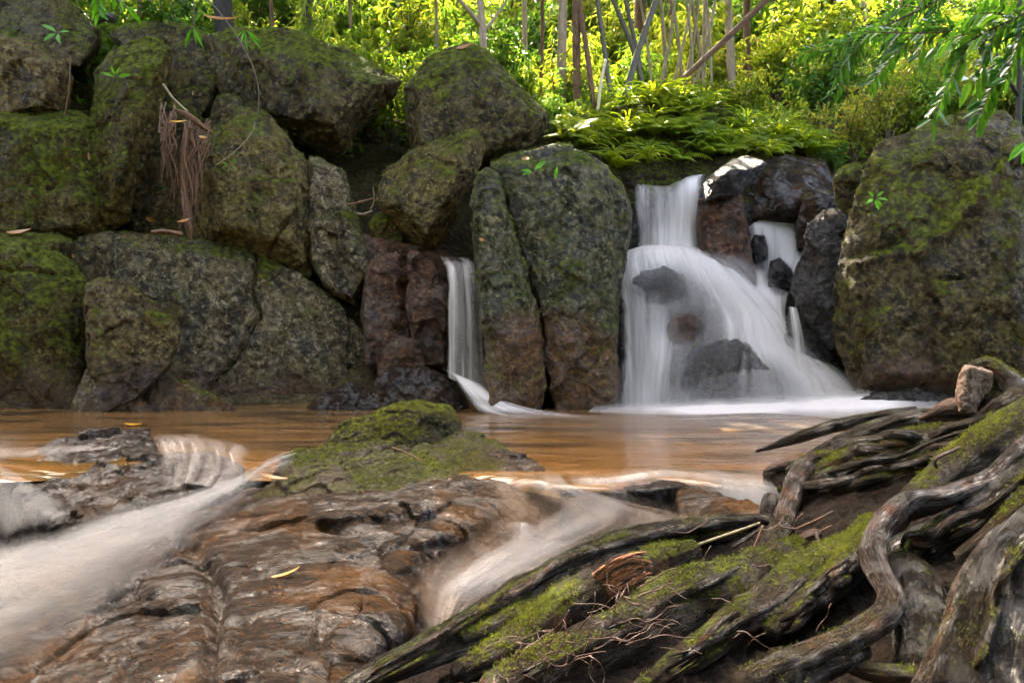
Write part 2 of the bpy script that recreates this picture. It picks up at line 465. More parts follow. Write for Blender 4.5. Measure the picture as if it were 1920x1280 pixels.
def rock(name, label, pieces, mat, vox=.034, sm=3, amp=1.0, cat='rock', group='boulders around the waterfall', cracks=None, seed=0, sc=1.0, chip=1.0, parent=None, strata=None):
    bm = bmesh.new()
    for pts in pieces: hull_mesh(bm, pts)
    me = bpy.data.meshes.new(name); bm.to_mesh(me); bm.free()
    o = bpy.data.objects.new('tmp', me); COL.objects.link(o)
    md = o.modifiers.new('r', 'REMESH'); md.mode = 'VOXEL'; md.voxel_size = vox * .60
    ms = o.modifiers.new('s', 'SMOOTH'); ms.factor = .5; ms.iterations = sm
    dg = bpy.context.evaluated_depsgraph_get()
    ev = o.evaluated_get(dg)
    m2 = bpy.data.meshes.new_from_object(ev)
    bpy.data.objects.remove(o); bpy.data.meshes.remove(me)
    n = len(m2.vertices)
    v = np.empty(n * 3, dtype=np.float32); m2.vertices.foreach_get('co', v); v = v.reshape(-1, 3).astype(np.float64)
    nr = np.empty(n * 3, dtype=np.float32); m2.vertex_normals.foreach_get('vector', nr); nr = nr.reshape(-1, 3)
    s = seed * 31 + 3
    warp = np.stack([fbm(v / (.5 * sc), 3, s + 40 + q) for q in range(3)], 1)
    c1, e1 = chips((v + warp * .22 * sc) / (.75 * sc), s)
    c2, e2 = chips((v + warp * .10 * sc) / (.26 * sc), s + 60)
    d = .030 * sc * fbm(v / (.9 * sc), 3, s + 1) + .050 * sc * chip * c1 - .010 * sc * chip * np.exp(-(e1 / .04) ** 2)
    d += .024 * sc * chip * c2 - .004 * sc * chip * np.exp(-(e2 / .06) ** 2)
    d += .013 * sc * ridged(v / (.30 * sc), 4, s + 7) + .022 * sc * fbm(v * np.array([1, 1, 1.5]) / (.13 * sc), 4, s + 9, .62)
    if strata:
        ax, per, a = strata
        ph = (v @ np.asarray(ax)) / per + 1.3 * fbm(v / (.6 * sc), 3, s + 21)
        fr = ph - np.floor(ph)
        d += a * (fr ** 2 - .5)
    d *= amp
    if cracks:
        q = pix(v)
        wob = np.stack([fbm(v * 6, 3, s + 70), fbm(v * 6, 3, s + 75)], 1) * 7
        for line, wpx, dep in cracks:
            dist = polydist(q + wob, line)
            d -= np.where(nr[:, 1] < .35, dep * np.exp(-(dist / wpx) ** 2), 0)
    v = v + nr * d[:, None]
    org = np.array([v[:, 0].mean(), v[:, 1].mean(), v[:, 2].min()]) if parent is None else np.array(parent.location)
    m2.vertices.foreach_set('co', (v - org).astype(np.float32).ravel())
    m2.polygons.foreach_set('use_smooth', np.ones(len(m2.polygons), dtype=bool))
    m2.materials.clear(); m2.materials.append(mat)
    m2.update()
    m2.name = name
    ob = bpy.data.objects.new(name, m2); COL.objects.link(ob)
    if parent is None:
        ob.location = org; tag(ob, label, cat, group)
    else: ob.parent = parent
    return ob

hp = hull_pts
# ---- left cluster
rock('boulder', 'dark mossy boulder cut by the top left corner, farthest back of the left rocks',
     [hp([(-120, -60), (60, -60), (125, 5), (190, 55), (185, 95), (150, 130), (60, 120), (-120, 110)], 12.20, .4, (.0, .5))], M['dark'], seed=1, vox=.045)
rock('boulder', 'rough squarish block above the mossy ledge at the left edge',
     [hp([(-140, 75), (0, 68), (50, 75), (78, 86), (122, 106), (140, 150), (128, 215), (60, 235), (-140, 235)], 11.00, .35, (-.1, .25), [(60, 95, -.35), (115, 130, -.3), (75, 200, -.42)], auto=False)], M['brown'], seed=2)
rock('rock_wall', 'tall mossy rock wall at the left edge, stepped, with an upright slab on its right side',
     [hp([(-160, 205), (40, 200), (150, 208), (182, 225), (215, 330), (205, 420), (170, 470), (-160, 470)], 10.95, .30, (0, .2), [(20, 240, -.5), (150, 240, -.42), (165, 420, -.5), (0, 440, -.55)], auto=False),
      hp([(168, 215), (170, 140), (212, 95), (268, 70), (305, 72), (322, 95), (318, 140), (300, 215), (276, 300), (238, 410), (190, 440), (160, 330)], 10.80, .3, (.35, .1), [(240, 130, -.38), (300, 120, -.32), (270, 200, -.4), (225, 330, -.46)], auto=False)],
     M['mossy'], seed=3, cracks=[([(165, 140), (172, 215), (180, 235)], 7, .07)])
rock('boulder', 'shadowed boulder wedged between the upright slab and the great dark boulder',
     [hp([(205, 62), (235, 45), (290, 38), (350, 44), (400, 66), (415, 130), (400, 210), (370, 250), (320, 215), (300, 140)], 11.80, .4, (.1, .3))], M['dark'], seed=4)
rock('boulder', 'great dark mossy boulder with a flat shaded underside at the top of the pile',
     [hp([(385, 70), (430, 50), (535, 52), (595, 76), (655, 98), (757, 152), (744, 172), (695, 208), (662, 250), (640, 290), (598, 284), (545, 260), (480, 215), (420, 190), (390, 130)], 11.60, .42, (.1, .3),
         [(500, 100, -.5), (600, 120, -.66), (590, 205, -.85), (628, 235, -.75), (700, 158, -.55), (560, 225, -.7)], auto=False)], M['dark'], seed=5, cracks=[([(590, 78), (585, 130), (560, 180)], 9, .05)])
rock('boulder', 'diamond shaped dark boulder with a mossy right slope, perched highest near the centre',
     [hp([(800, 108), (835, 88), (875, 78), (912, 92), (958, 142), (1028, 214), (1032, 238), (1000, 272), (908, 308), (880, 310), (775, 300), (760, 230), (757, 165)], 11.40, .3, (0, .15),
         [(785, 165, -.40), (890, 108, -.30), (905, 118, -.34), (945, 165, -.44), (1000, 214, -.42), (990, 240, -.4), (900, 290, -.42), (790, 270, -.42), (870, 190, -.55)], auto=False)], M['dark'], seed=6, sm=4, amp=.75)
rock('boulder', 'pointed olive boulder right of the hanging dead roots',
     [hp([(368, 300), (392, 248), (450, 202), (492, 208), (535, 250), (572, 305), (578, 345), (566, 480), (582, 520), (540, 520), (380, 470), (362, 440), (366, 350)], 10.80, .4, (.1, .25),
         [(450, 235, -.32), (520, 270, -.35), (555, 330, -.38), (545, 450, -.45), (420, 420, -.5), (400, 300, -.38)], auto=False)], M['olive'], cracks=[([(556, 400), (528, 430), (505, 470), (498, 510)], 4, .10)], seed=7)
rock('boulder', 'tilted mossy grey-green boulder lodged under the diamond boulder',
     [hp([(888, 244), (906, 268), (902, 305), (880, 360), (850, 432), (818, 474), (788, 466), (742, 425), (702, 378), (718, 322), (768, 286), (838, 262)], 10.70, .42, (.15, .3),
         [(870, 270, -.3), (780, 310, -.35), (860, 330, -.5), (800, 440, -.42), (740, 380, -.4)], auto=False)], M['olive'], seed=8)
rock('rock', 'narrow wet grey rock squeezed right of the pointed boulder',
     [hp([(578, 290), (610, 298), (645, 322), (655, 380), (692, 470), (696, 520), (668, 575), (625, 560), (582, 500), (570, 400)], 10.90, .45, (.1, .2), [(600, 350, -.3), (640, 440, -.4), (610, 400, -.42)])], M['grey'], seed=9, vox=.03)
rock('rock', 'small round mossy rock below the tilted boulder',
     [hp([(690, 420), (705, 402), (735, 402), (760, 430), (755, 455), (700, 458)], 10.85, .6)], M['mossy'], seed=10, vox=.025, sc=.6)
rock('rock_slab', 'thin upright mossy slab right of the narrow fall',
     [hp([(893, 320), (915, 312), (935, 325), (947, 360), (968, 440), (1002, 565), (1022, 645), (1020, 730), (1000, 790), (920, 790), (914, 640), (906, 530), (886, 455), (880, 385)], 9.45, .3, (.25, .12),
         [(905, 350, -.2), (945, 430, -.22), (990, 580, -.3), (960, 720, -.36), (915, 600, -.3)])], M['green'], seed=11, vox=.028, cracks=[([(905, 330), (890, 400), (900, 500), (925, 640)], 6, .03), ([(930, 360), (950, 450), (985, 580)], 5, .02)])
rock('boulder', 'broad green-stained column of rock left of the main waterfall, brown at its foot',
     [hp([(918, 308), (958, 290), (1040, 274), (1105, 288), (1142, 318), (1152, 380), (1142, 470), (1150, 560), (1160, 640), (1158, 790), (1040, 790), (1022, 650), (1000, 560), (950, 360)], 9.85, .28, (.0, .12),
         [(970, 312, -.25), (1090, 312, -.28), (1120, 380, -.34), (1110, 520, -.42), (1135, 640, -.42), (1120, 760, -.5), (1050, 760, -.48), (1030, 560, -.4), (990, 400, -.34)]),
      hp([(1090, 292), (1140, 312), (1170, 355), (1184, 400), (1165, 455), (1145, 490), (1140, 760), (1090, 760)], 10.25, .3)], M['green'], seed=12,
     cracks=[([(925, 330), (955, 440), (1005, 600), (1022, 760)], 9, .14), ([(1140, 330), (1146, 420), (1128, 520)], 6, .035), ([(1040, 660), (1120, 640), (1160, 660)], 10, .03)])
rock('rock', 'wet red-brown split rock left of the narrow fall',
     [hp([(688, 500), (705, 482), (752, 478), (762, 520), (762, 690), (690, 690), (680, 590)], 10.30, .3, (.1, .1)),
      hp([(752, 490), (775, 476), (812, 484), (836, 540), (840, 700), (755, 700)], 10.25, .3, (-.1, .1))], M['red'], seed=13, vox=.028,
     cracks=[([(756, 480), (756, 560), (764, 640)], 5, .18)])
rock('rock', 'low red-brown ledge at the foot of the split rock',
     [hp([(700, 622), (735, 622), (790, 640), (800, 690), (780, 720), (705, 720)], 10.00, .5)], M['red'], seed=14, vox=.025, sc=.6)
rock('rock', 'brown rock filling the dark hollow above the narrow fall',
     [hp([(640, 440), (690, 440), (760, 462), (830, 470), (870, 500), (840, 540), (690, 560), (640, 520)], 10.90, .4)], M['red'], seed=15, vox=.035)
rock('boulder', 'long low olive boulder with a dark crack, largest at the left waterline',
     [hp([(118, 478), (150, 442), (220, 433), (300, 438), (395, 455), (470, 468), (560, 512), (640, 572), (695, 640), (712, 700), (706, 800), (420, 800), (160, 800)], 10.60, .22, (.05, .35),
         [(230, 470, -0.16), (400, 480, -0.19), (470, 500, -0.21), (560, 590, -0.23), (650, 680, -0.18), (600, 760, -0.29), (480, 640, -0.28), (350, 640, -0.27), (300, 760, -0.32)], auto=False)], M['grey'], seed=16, vox=.032, amp=.9, chip=.45,
     cracks=[([(486, 472), (472, 520), (476, 570), (486, 596)], 5, .13), ([(486, 596), (455, 650), (415, 705), (390, 730)], 4, .10), ([(652, 575), (655, 650), (660, 720)], 3, .06), ([(222, 435), (226, 480)], 4, .03)])
rock('boulder', 'mossy brown boulder at the waterline in the left corner',
     [hp([(-140, 445), (30, 448), (85, 465), (135, 498), (165, 530), (168, 600), (175, 800), (-140, 800)], 10.05, .22, (.05, .3),
         [(20, 480, -.25), (120, 520, -.3), (130, 640, -.42), (140, 770, -.5), (0, 650, -.5)], auto=False)], M['mossy'], seed=17, vox=.032,
     cracks=[([(68, 455), (72, 490), (74, 510)], 5, .05), ([(-20, 505), (60, 508), (140, 520)], 5, .05)])
rock('rock', 'blocky notched rock in front of the long cracked boulder',
     [hp([(160, 532), (182, 522), (218, 524), (262, 545), (292, 568), (296, 600), (250, 700), (165, 720)], 9.40, .35, (.1, .25)),
      hp([(262, 600), (294, 586), (322, 592), (340, 620), (336, 660), (322, 692), (250, 760), (180, 790), (170, 700)], 9.35, .35, (.1, .2))], M['brown'], seed=18, vox=.026, sc=.8)
rock('rock', 'small pointed wet rock standing in the shallows at left',
     [hp([(140, 740), (162, 695), (182, 686), (200, 695), (225, 725), (258, 742), (300, 770), (280, 790), (130, 790)], 9.35, .5, (0, .3))], M['grey'], seed=19, vox=.02, sc=.55)
rock('rock', 'low rubble rock with a green patch under the long boulder',
     [hp([(270, 740), (290, 706), (320, 700), (365, 725), (390, 745), (440, 765), (430, 785), (270, 785)], 9.45, .5, (0, .4))], M['grey'], seed=20, vox=.022, sc=.55)
rock('rock', 'wet brown rubble rock between the long boulder and the narrow fall',
     [hp([(690, 770), (700, 715), (735, 690), (795, 682), (835, 702), (865, 735), (882, 768), (860, 785), (700, 785)], 9.65, .5, (0, .4)),
      hp([(560, 790), (600, 735), (660, 715), (720, 730), (760, 770), (740, 790)], 9.55, .4, (0, .3))], M['slabdark'], seed=21, vox=.022, sc=.6, amp=1.3)
rock('rock', 'low mossy ledge under a dry leaf at the left edge',
     [hp([(-80, 450), (20, 438), (110, 442), (140, 455), (130, 500), (-80, 520)], 10.45, .4)], M['mossy'], seed=22, vox=.03, sc=.7)
rock('rock', 'small grey rock on top of the gap behind the dead roots',
     [hp([(395, 215), (405, 185), (430, 175), (455, 190), (470, 230), (400, 260)], 11.20, .5)], M['dark'], seed=23, vox=.03, sc=.6)
rock('rock', 'dark rock at the back of the cave below the great boulder',
     [hp([(560, 260), (640, 270), (760, 240), (800, 300), (760, 420), (640, 450), (560, 380)], 12.80, .05)], M['dark'], seed=24, vox=.05)
rock('rock', 'shadowed rock behind the hanging dead roots',
     [hp([(260, 190), (330, 190), (400, 240), (390, 420), (340, 470), (240, 460), (240, 340)], 11.35, .3)], M['dark'], seed=25, vox=.04)
# ---- right side
rock('boulder', 'massive dark olive boulder right of the waterfall, tallest in the photo',
     [hp([(1606, 345), (1640, 272), (1690, 250), (1742, 236), (1790, 212), (1832, 204), (1885, 210), (1912, 245), (1960, 330), (1990, 500), (1980, 800), (1640, 800), (1600, 730), (1570, 640), (1564, 535), (1602, 465), (1600, 400)], 9.3, .22, (-.1, .28),
         [(1650, 320, -.25), (1720, 300, -.32), (1830, 260, -.36), (1905, 270, -.3), (1720, 455, -.5), (1890, 310, -.46), (1640, 520, -.5), (1600, 540, -.32), (1640, 700, -.6), (1850, 560, -.72), (1930, 700, -.75), (1720, 600, -.66)], auto=False)], M['dark'], seed=30, vox=.034,
     cracks=[([(1720, 470), (1790, 420), (1850, 350), (1900, 270)], 12, -.05), ([(1600, 500), (1650, 480), (1715, 475)], 10, -.05), ([(1610, 560), (1625, 600), (1612, 640)], 8, .06), ([(1600, 480), (1640, 470), (1700, 440)], 8, .06)])
rock('rock', 'thin dark rock hidden behind the massive boulder on its left',
     [hp([(1566, 330), (1582, 314), (1612, 308), (1625, 420), (1600, 430), (1568, 385), (1562, 360)], 10.1, .4)], M['dark'], seed=31, vox=.03, sc=.6)
rock('boulder', 'wet dark leaning rock between the waterfall and the massive boulder',
     [hp([(1520, 420), (1540, 396), (1568, 390), (1594, 405), (1598, 460), (1582, 540), (1585, 650), (1560, 668), (1530, 620), (1490, 580), (1478, 545), (1502, 485)], 9.9, .4, (-.2, .15), [(1560, 430, -.3), (1540, 540, -.42), (1560, 620, -.36)])], M['wet'], seed=32, vox=.028,
     cracks=[([(1515, 420), (1498, 490), (1475, 560)], 8, -.03)])
rock('rock', 'wedge of dark rock jutting over the upper fall with a flat pale top',
     [hp([(1318, 340), (1345, 322), (1372, 298), (1398, 292), (1438, 304), (1424, 328), (1398, 354), (1380, 370), (1318, 382)], 10.5, .4, (0, .0), [(1366, 318, -.42), (1405, 318, -.42), (1426, 309, -.2), (1345, 340, -.42), (1380, 362, -.3), (1325, 375, -.3)], auto=False)], M['wet'], seed=33, vox=.022, sc=.5)
rock('rock', 'brown rock dividing the two upper falls',
     [hp([(1308, 372), (1350, 360), (1392, 366), (1396, 430), (1404, 500), (1420, 560), (1340, 560), (1312, 480)], 10.65, .35)], M['red'], seed=34, vox=.028, sc=.7)
rock('rock', 'glistening wet rock with yellow moss above the right fall',
     [hp([(1392, 345), (1425, 300), (1480, 290), (1545, 300), (1572, 345), (1566, 400), (1520, 430), (1396, 420)], 11.7, .35, (0, .6), [(1440, 330, -.5), (1520, 330, -.5), (1480, 390, -.8)])], M['shine'], seed=35, vox=.03, sc=.7, amp=1.4)
rock('rock', 'brown wet rock beside the top of the right fall',
     [hp([(1490, 420), (1500, 370), (1530, 352), (1570, 360), (1575, 420), (1530, 470), (1495, 470)], 11.0, .45)], M['shine'], seed=36, vox=.025, sc=.6)
rock('rock_wall', 'wet dark rock step behind the main waterfall',
     [hp([(1130, 480), (1200, 372), (1330, 352), (1400, 400), (1500, 420), (1540, 560), (1600, 800), (1130, 800)], 11.35, .1, (0, .1)),
      hp([(1140, 500), (1175, 478), (1300, 480), (1400, 520), (1450, 590), (1560, 700), (1600, 800), (1140, 800)], 10.5, .15, (0, .3))], M['wet'], seed=37, vox=.04)
rock('rock', 'rounded dark rock showing through the waterfall under the upper fall',
     [hp([(1180, 530), (1200, 506), (1245, 500), (1285, 520), (1296, 560), (1270, 590), (1210, 585)], 10.3, .7)], M['wet'], seed=38, vox=.022, sc=.5, group='rocks in the waterfall')
rock('rock', 'small reddish rock breaking the middle of the waterfall',
     [hp([(1248, 612), (1262, 590), (1295, 585), (1322, 600), (1325, 640), (1290, 665), (1255, 655)], 10.02, .7)], M['red'], seed=39, vox=.02, sc=.45, group='rocks in the waterfall')
rock('rock', 'broad dark mound under the thin veil at the base of the waterfall',
     [hp([(1262, 800), (1275, 710), (1310, 650), (1360, 626), (1400, 640), (1450, 690), (1500, 750), (1520, 800)], 9.75, .45)], M['wet'], seed=40, vox=.028, sc=.7, group='rocks in the waterfall')
rock('rock', 'small dark rock high in the right fall',
     [hp([(1408, 460), (1415, 440), (1432, 442), (1442, 480), (1436, 510), (1415, 500)], 10.95, .7)], M['wet'], seed=41, vox=.018, sc=.35, group='rocks in the waterfall')
rock('rock', 'dark pointed rock in the lower part of the right fall',
     [hp([(1436, 545), (1445, 490), (1462, 482), (1482, 505), (1490, 535), (1465, 560)], 10.55, .7)], M['wet'], seed=42, vox=.018, sc=.35, group='rocks in the waterfall')
rock('rock', 'low wet rock under the leaning rock beside the small side fall',
     [hp([(1470, 600), (1490, 575), (1530, 600), (1580, 680), (1610, 800), (1480, 800)], 9.95, .3)], M['wet'], seed=43, vox=.028, sc=.6)
rock('rock', 'rounded wave-washed rock at the foot of the massive boulder',
     [hp([(1590, 800), (1600, 750), (1640, 735), (1720, 728), (1790, 740), (1800, 800)], 8.9, .5)], M['wet'], seed=44, vox=.03, sc=.7)
# ---- foreground rocks
def fg(pts, drop=-.8):
    out = []
    for p in pts:
        w = W(*p); out.append(w); out.append(np.array([w[0], w[1], drop]))
    return out
G2 = 'rocks in the stream in front'
rock('rock', 'mossy grey rock rising highest from the middle of the pool edge',
     [fg([(606, 835, 5.55), (640, 792, 5.6), (690, 775, 5.75), (745, 752, 5.8), (790, 748, 5.85), (840, 760, 5.75), (862, 792, 5.6), (850, 835, 5.4), (740, 850, 5.3), (640, 850, 5.35), (740, 765, 5.55), (830, 775, 5.5)])], M['moss_fg'], vox=.013, sc=.42, seed=50, group=G2)
rock('rock', 'dark mossy rock low beside the right of the highest stream rock',
     [fg([(795, 850, 5.2), (850, 808, 5.35), (890, 805, 5.4), (935, 825, 5.35), (955, 850, 5.2), (950, 882, 4.95), (890, 892, 4.85), (830, 880, 4.9)])], M['moss_fg'], vox=.013, sc=.4, seed=51, group=G2)
rock('rock', 'broad moss covered rock in front of the highest stream rock, with a curled leaf',
     [fg([(440, 950, 4.6), (500, 905, 4.85), (560, 862, 5.1), (600, 838, 5.2), (700, 826, 5.25), (800, 832, 5.2), (860, 855, 5.05), (895, 905, 4.75), (860, 945, 4.5), (760, 975, 4.3), (620, 985, 4.3), (480, 975, 4.4), (650, 860, 5.0), (780, 865, 4.95), (620, 900, 4.72), (760, 910, 4.68)])], M['moss_fg'], vox=.014, sc=.45, seed=52, group=G2,
     cracks=[([(690, 980), (720, 1010), (760, 1050)], 10, .03)])
rock('rock', 'small grey and mossy rock at the left shoulder of the broad mossy rock',
     [fg([(512, 892, 5.0), (530, 855, 5.2), (570, 838, 5.35), (600, 845, 5.35), (610, 880, 5.1), (560, 905, 4.9)])], M['moss_fg'], vox=.012, sc=.35, seed=53, group=G2)
rock('rock', 'dark glistening rock splitting the stream at the left',
     [fg([(25, 925, 5.0), (35, 870, 5.5), (100, 828, 6.0), (190, 802, 6.4), (280, 806, 6.3), (300, 850, 5.6), (300, 920, 4.9), (250, 965, 4.6), (140, 985, 4.55), (60, 960, 4.7), (150, 850, 5.6), (230, 850, 5.6)]),
      fg([(260, 850, 5.7), (330, 850, 5.6), (400, 852, 5.55), (450, 872, 5.35), (455, 905, 5.0), (400, 935, 4.75), (300, 950, 4.65), (250, 940, 4.7)])], M['slabdark'], vox=.017, sc=.5, seed=54, amp=1.35, group=G2)
rock('rock', 'dark brown ledge under the thin cascade at the right side of the pool',
     [fg([(1050, 924, 4.36), (1100, 924, 4.35), (1150, 923, 4.36), (1205, 915, 4.5), (1262, 908, 4.6), (1330, 908, 4.62), (1300, 895, 4.8), (1062, 900, 4.8)])], M['slabdark'], vox=.012, sc=.28, seed=55, group=G2)
rock('rock', 'orange water-covered chute of rock right of the dark brown ledge',
     [fg([(1262, 905, 4.62), (1330, 912, 4.5), (1400, 922, 4.32), (1470, 925, 4.28), (1470, 975, 4.05), (1400, 990, 4.0), (1310, 985, 4.1), (1275, 970, 4.3)])], M['chute'], vox=.014, sc=.3, seed=57, group=G2, amp=.6)
rock('rock', 'small wet pale rock at the water edge right of the mossy stream rocks',
     [fg([(930, 868, 5.1), (955, 845, 5.25), (1000, 858, 5.15), (1025, 878, 4.9), (960, 890, 4.85)])], M['slabdark'], vox=.012, sc=.3, seed=56, group=G2)

# big sloping slab: a solid with a modelled top
def solid_grid(name, G, mat, nv, nu, dispf, drop=-1.0, usez=True):
    P = np.array([[Wz(*p) if usez else W(*p) for p in row] for row in G])
    B = bicubic(P, nv, nu)
    v = B.reshape(-1, 3)
    du = np.gradient(B, axis=1); dv = np.gradient(B, axis=0)
    nr = np.cross(du, dv).reshape(-1, 3); nr /= np.linalg.norm(nr, axis=1)[:, None] + 1e-9
    if nr[:, 2].mean() < 0: nr = -nr
    v = v + nr * dispf(v)[:, None]
    f = [grid_faces(nv, nu)]
    idx = np.concatenate([np.arange(nu), np.arange(1, nv) * nu + nu - 1, (nv - 1) * nu + np.arange(nu - 2, -1, -1), np.arange(nv - 2, 0, -1) * nu])
    lo = v[idx].copy(); lo[:, 2] = drop
    n0 = len(v); k = len(idx)
    v = np.vstack([v, lo, lo.mean(0)[None]])
    a = np.arange(k); b = (a + 1) % k
    f.append(np.stack([idx[a], n0 + a, n0 + b, idx[b]], 1))
    f.append(np.stack([n0 + a, np.full(k, n0 + k), n0 + b], 1))
    return mesh_np(name, v, f, mat), B

def slab_disp(v):
    w = np.stack([fbm(v / .3, 3, 90), fbm(v / .3, 3, 91), fbm(v / .3, 3, 92)], 1)
    c, e = chips((v * np.array([1, 1.5, 1]) + w * .10) / .42, 5)
    d = .030 * c - .012 * np.exp(-(e / .05) ** 2)
    c, e = chips((v * np.array([.8, 1.8, 1]) + w * .06) / .15, 25)
    d += .006 * c - .002 * np.exp(-(e / .08) ** 2)
    ph = (v @ np.array([.25, .95, .6])) / .10 + 1.2 * fbm(v / .35, 4, 33)
    fr = ph - np.floor(ph)
    d += .007 * (fr ** 1.5 - .4) * ss(-.3, .3, fbm(v / .3, 2, 64))
    d += .010 * ridged(v * np.array([.8, 2.6, 1]) / .14, 5, 61) + .004 * fbm(v * np.array([.6, 1.4, 1]) / .03, 3, 62) + .03 * fbm(v / .5, 2, 63)
    q = pix(v) + w[:, :2] * 14
    for line, wpx, dep in [([(330, 1010), (390, 1060), (410, 1100), (400, 1180), (385, 1280)], 15, .06), ([(600, 980), (690, 1010), (740, 1060), (780, 1095)], 9, .05),
                           ([(180, 1150), (260, 1120), (400, 1090)], 12, .04), ([(560, 1230), (640, 1150), (760, 1130)], 14, .03), ([(640, 1030), (740, 1022), (850, 1015)], 9, .035)]:
        d -= dep * np.exp(-(polydist(q, line) / wpx) ** 2)
    return d
slabG = [[(150, 905, -0.36), (330, 905, -0.3), (470, 900, -0.22), (580, 890, -0.2), (700, 880, -0.15), (820, 870, -0.12), (900, 862, -0.1), (975, 872, -0.12), (1060, 930, -0.18), (1200, 960, -0.22)],
         [(120, 975, -0.32), (320, 965, -0.22), (425, 958, -0.13), (560, 945, -0.07), (700, 935, -0.03), (830, 910, -0.02), (900, 892, -0.02), (975, 905, -0.05), (1060, 955, -0.18), (1220, 985, -0.24)],
         [(60, 1020, -0.38), (280, 1010, -0.27), (375, 1004, -0.19), (540, 992, -0.13), (700, 985, -0.1), (820, 972, -0.09), (900, 962, -0.1), (960, 968, -0.15), (1060, 1000, -0.24), (1200, 1020, -0.3)],
         [(-60, 1085, -0.45), (200, 1075, -0.34), (295, 1072, -0.25), (450, 1052, -0.19), (620, 1042, -0.15), (740, 1036, -0.15), (800, 1052, -0.21), (850, 1066, -0.28), (960, 1090, -0.32), (1100, 1100, -0.36)],
         [(-200, 1165, -0.52), (110, 1155, -0.43), (205, 1152, -0.34), (400, 1122, -0.23), (560, 1112, -0.18), (680, 1102, -0.16), (765, 1112, -0.22), (815, 1135, -0.34), (900, 1165, -0.38), (1020, 1170, -0.42)],
         [(-350, 1250, -0.58), (20, 1240, -0.5), (125, 1240, -0.41), (320, 1192, -0.27), (500, 1172, -0.2), (640, 1152, -0.17), (740, 1172, -0.21), (795, 1195, -0.36), (860, 1220, -0.42), (960, 1230, -0.46)],
         [(-500, 1340, -0.62), (-60, 1330, -0.55), (55, 1330, -0.46), (250, 1302, -0.32), (420, 1292, -0.25), (580, 1292, -0.24), (680, 1292, -0.28), (745, 1302, -0.38), (800, 1320, -0.46), (900, 1330, -0.5)],
         [(-800, 1600, -0.68), (-200, 1600, -0.6), (-60, 1600, -0.5), (200, 1600, -0.36), (420, 1600, -0.3), (580, 1600, -0.29), (680, 1600, -0.33), (760, 1600, -0.42), (820, 1600, -0.5), (920, 1600, -0.55)]]
o, _ = solid_grid('rock_slab', slabG, M['slab'], 430, 430, slab_disp)
tag(o, 'large wet orange-brown slab sloping to the bottom edge of the photo', 'rock', G2)

# ------------------------------------------------------------------ ground
def zter(x, y):
    ys = [-20, 5.2, 5.8, 9.8, 10.9, 11.6, 12.2, 13.4, 16, 22, 40, 70]
    zs = [-1.0, -1.0, -.6, -.6, 1.0, 2.5, 3.3, 4.3, 5.5, 8.6, 20, 36]
    z = np.interp(y, ys, zs)
    z = z + np.where(y > 11.5, 1, 0) * (.35 * np.clip(-x - 1, 0, 6) * ss(11.5, 14, y) * .6)
    return z
nx, ny = 200, 220
gx = np.linspace(-1, 1, nx); gx = np.sign(gx) * np.abs(gx) ** 1.5 * 45
gy = np.concatenate([np.linspace(-15, 9, 40), np.linspace(9.2, 24, 120), np.linspace(24.4, 70, 60)])
X, Y = np.meshgrid(gx, gy)
Zt = zter(X.ravel(), Y.ravel())
pp = np.stack([X.ravel(), Y.ravel(), Zt], 1)
Zt = Zt + fbm(pp / 1.8, 4, 200) * np.where(pp[:, 1] > 11.5, .38, .08)
pp[:, 2] = Zt
o = mesh_np('hillside', pp, grid_faces(len(gy), nx), M['hill'], origin='zero')
tag(o, 'brown leaf littered hillside rising behind the rocks', 'hillside', None, 'structure')

# fern bank above the main fall: a solid mound of earth
rock('earth_bank', 'fern covered earth bank above the main waterfall', [
    hp([(1020, 330), (1080, 260), (1130, 215), (1200, 190), (1290, 180), (1390, 215), (1480, 260), (1560, 300), (1560, 400), (1400, 440), (1190, 430), (1100, 350)], 12.4, .25, (0, .75), [(1290, 215, -.3), (1200, 290, -.8), (1390, 300, -.75), (1190, 340, -1.0)])],
    M['moundm'], vox=.045, seed=70, cat='bank', group=None, amp=1.3)
rock('earth_bank', 'low leafy earth bank behind the gap left of the ferns', [
    hp([(930, 300), (980, 255), (1050, 240), (1120, 262), (1170, 300), (1180, 350), (930, 350)], 11.9, .3, (0, .6))],
    M['moundm'], vox=.05, seed=71, cat='bank', group=None)

# ------------------------------------------------------------------ water
M['pool'] = pool_mat()
M['silk'] = silk_mat('falling_water')
M['veil'] = silk_mat('thin_falling_water', su=22, lo=.40, hi=.72, base=.08, col=(.88, .785, .73))
M['stream'] = silk_mat('white_stream_water', su=2.6, sv=.35, lo=.30, hi=.70, base=.18, col=(.37, .365, .37), fine=.07)
M['mist'] = silk_mat('falling_mist', su=4, sv=.5, lo=.2, hi=.75, base=.45, col=(.66, .62, .60), fine=.05)
M['softstream'] = silk_mat('soft_stream_water', su=5, sv=.45, lo=.25, hi=.72, base=.3, col=(.40, .39, .39), fine=.08)
M['foam'] = silk_mat('pool_foam', su=3.0, sv=3.0, lo=.25, hi=.7, base=.55)
M['tea'] = silk_mat('tea_water', su=12, sv=.8, lo=.36, hi=.68, base=.18, col=(.37, .34, .32), tint=(.25, .165, .105), fine=.08)

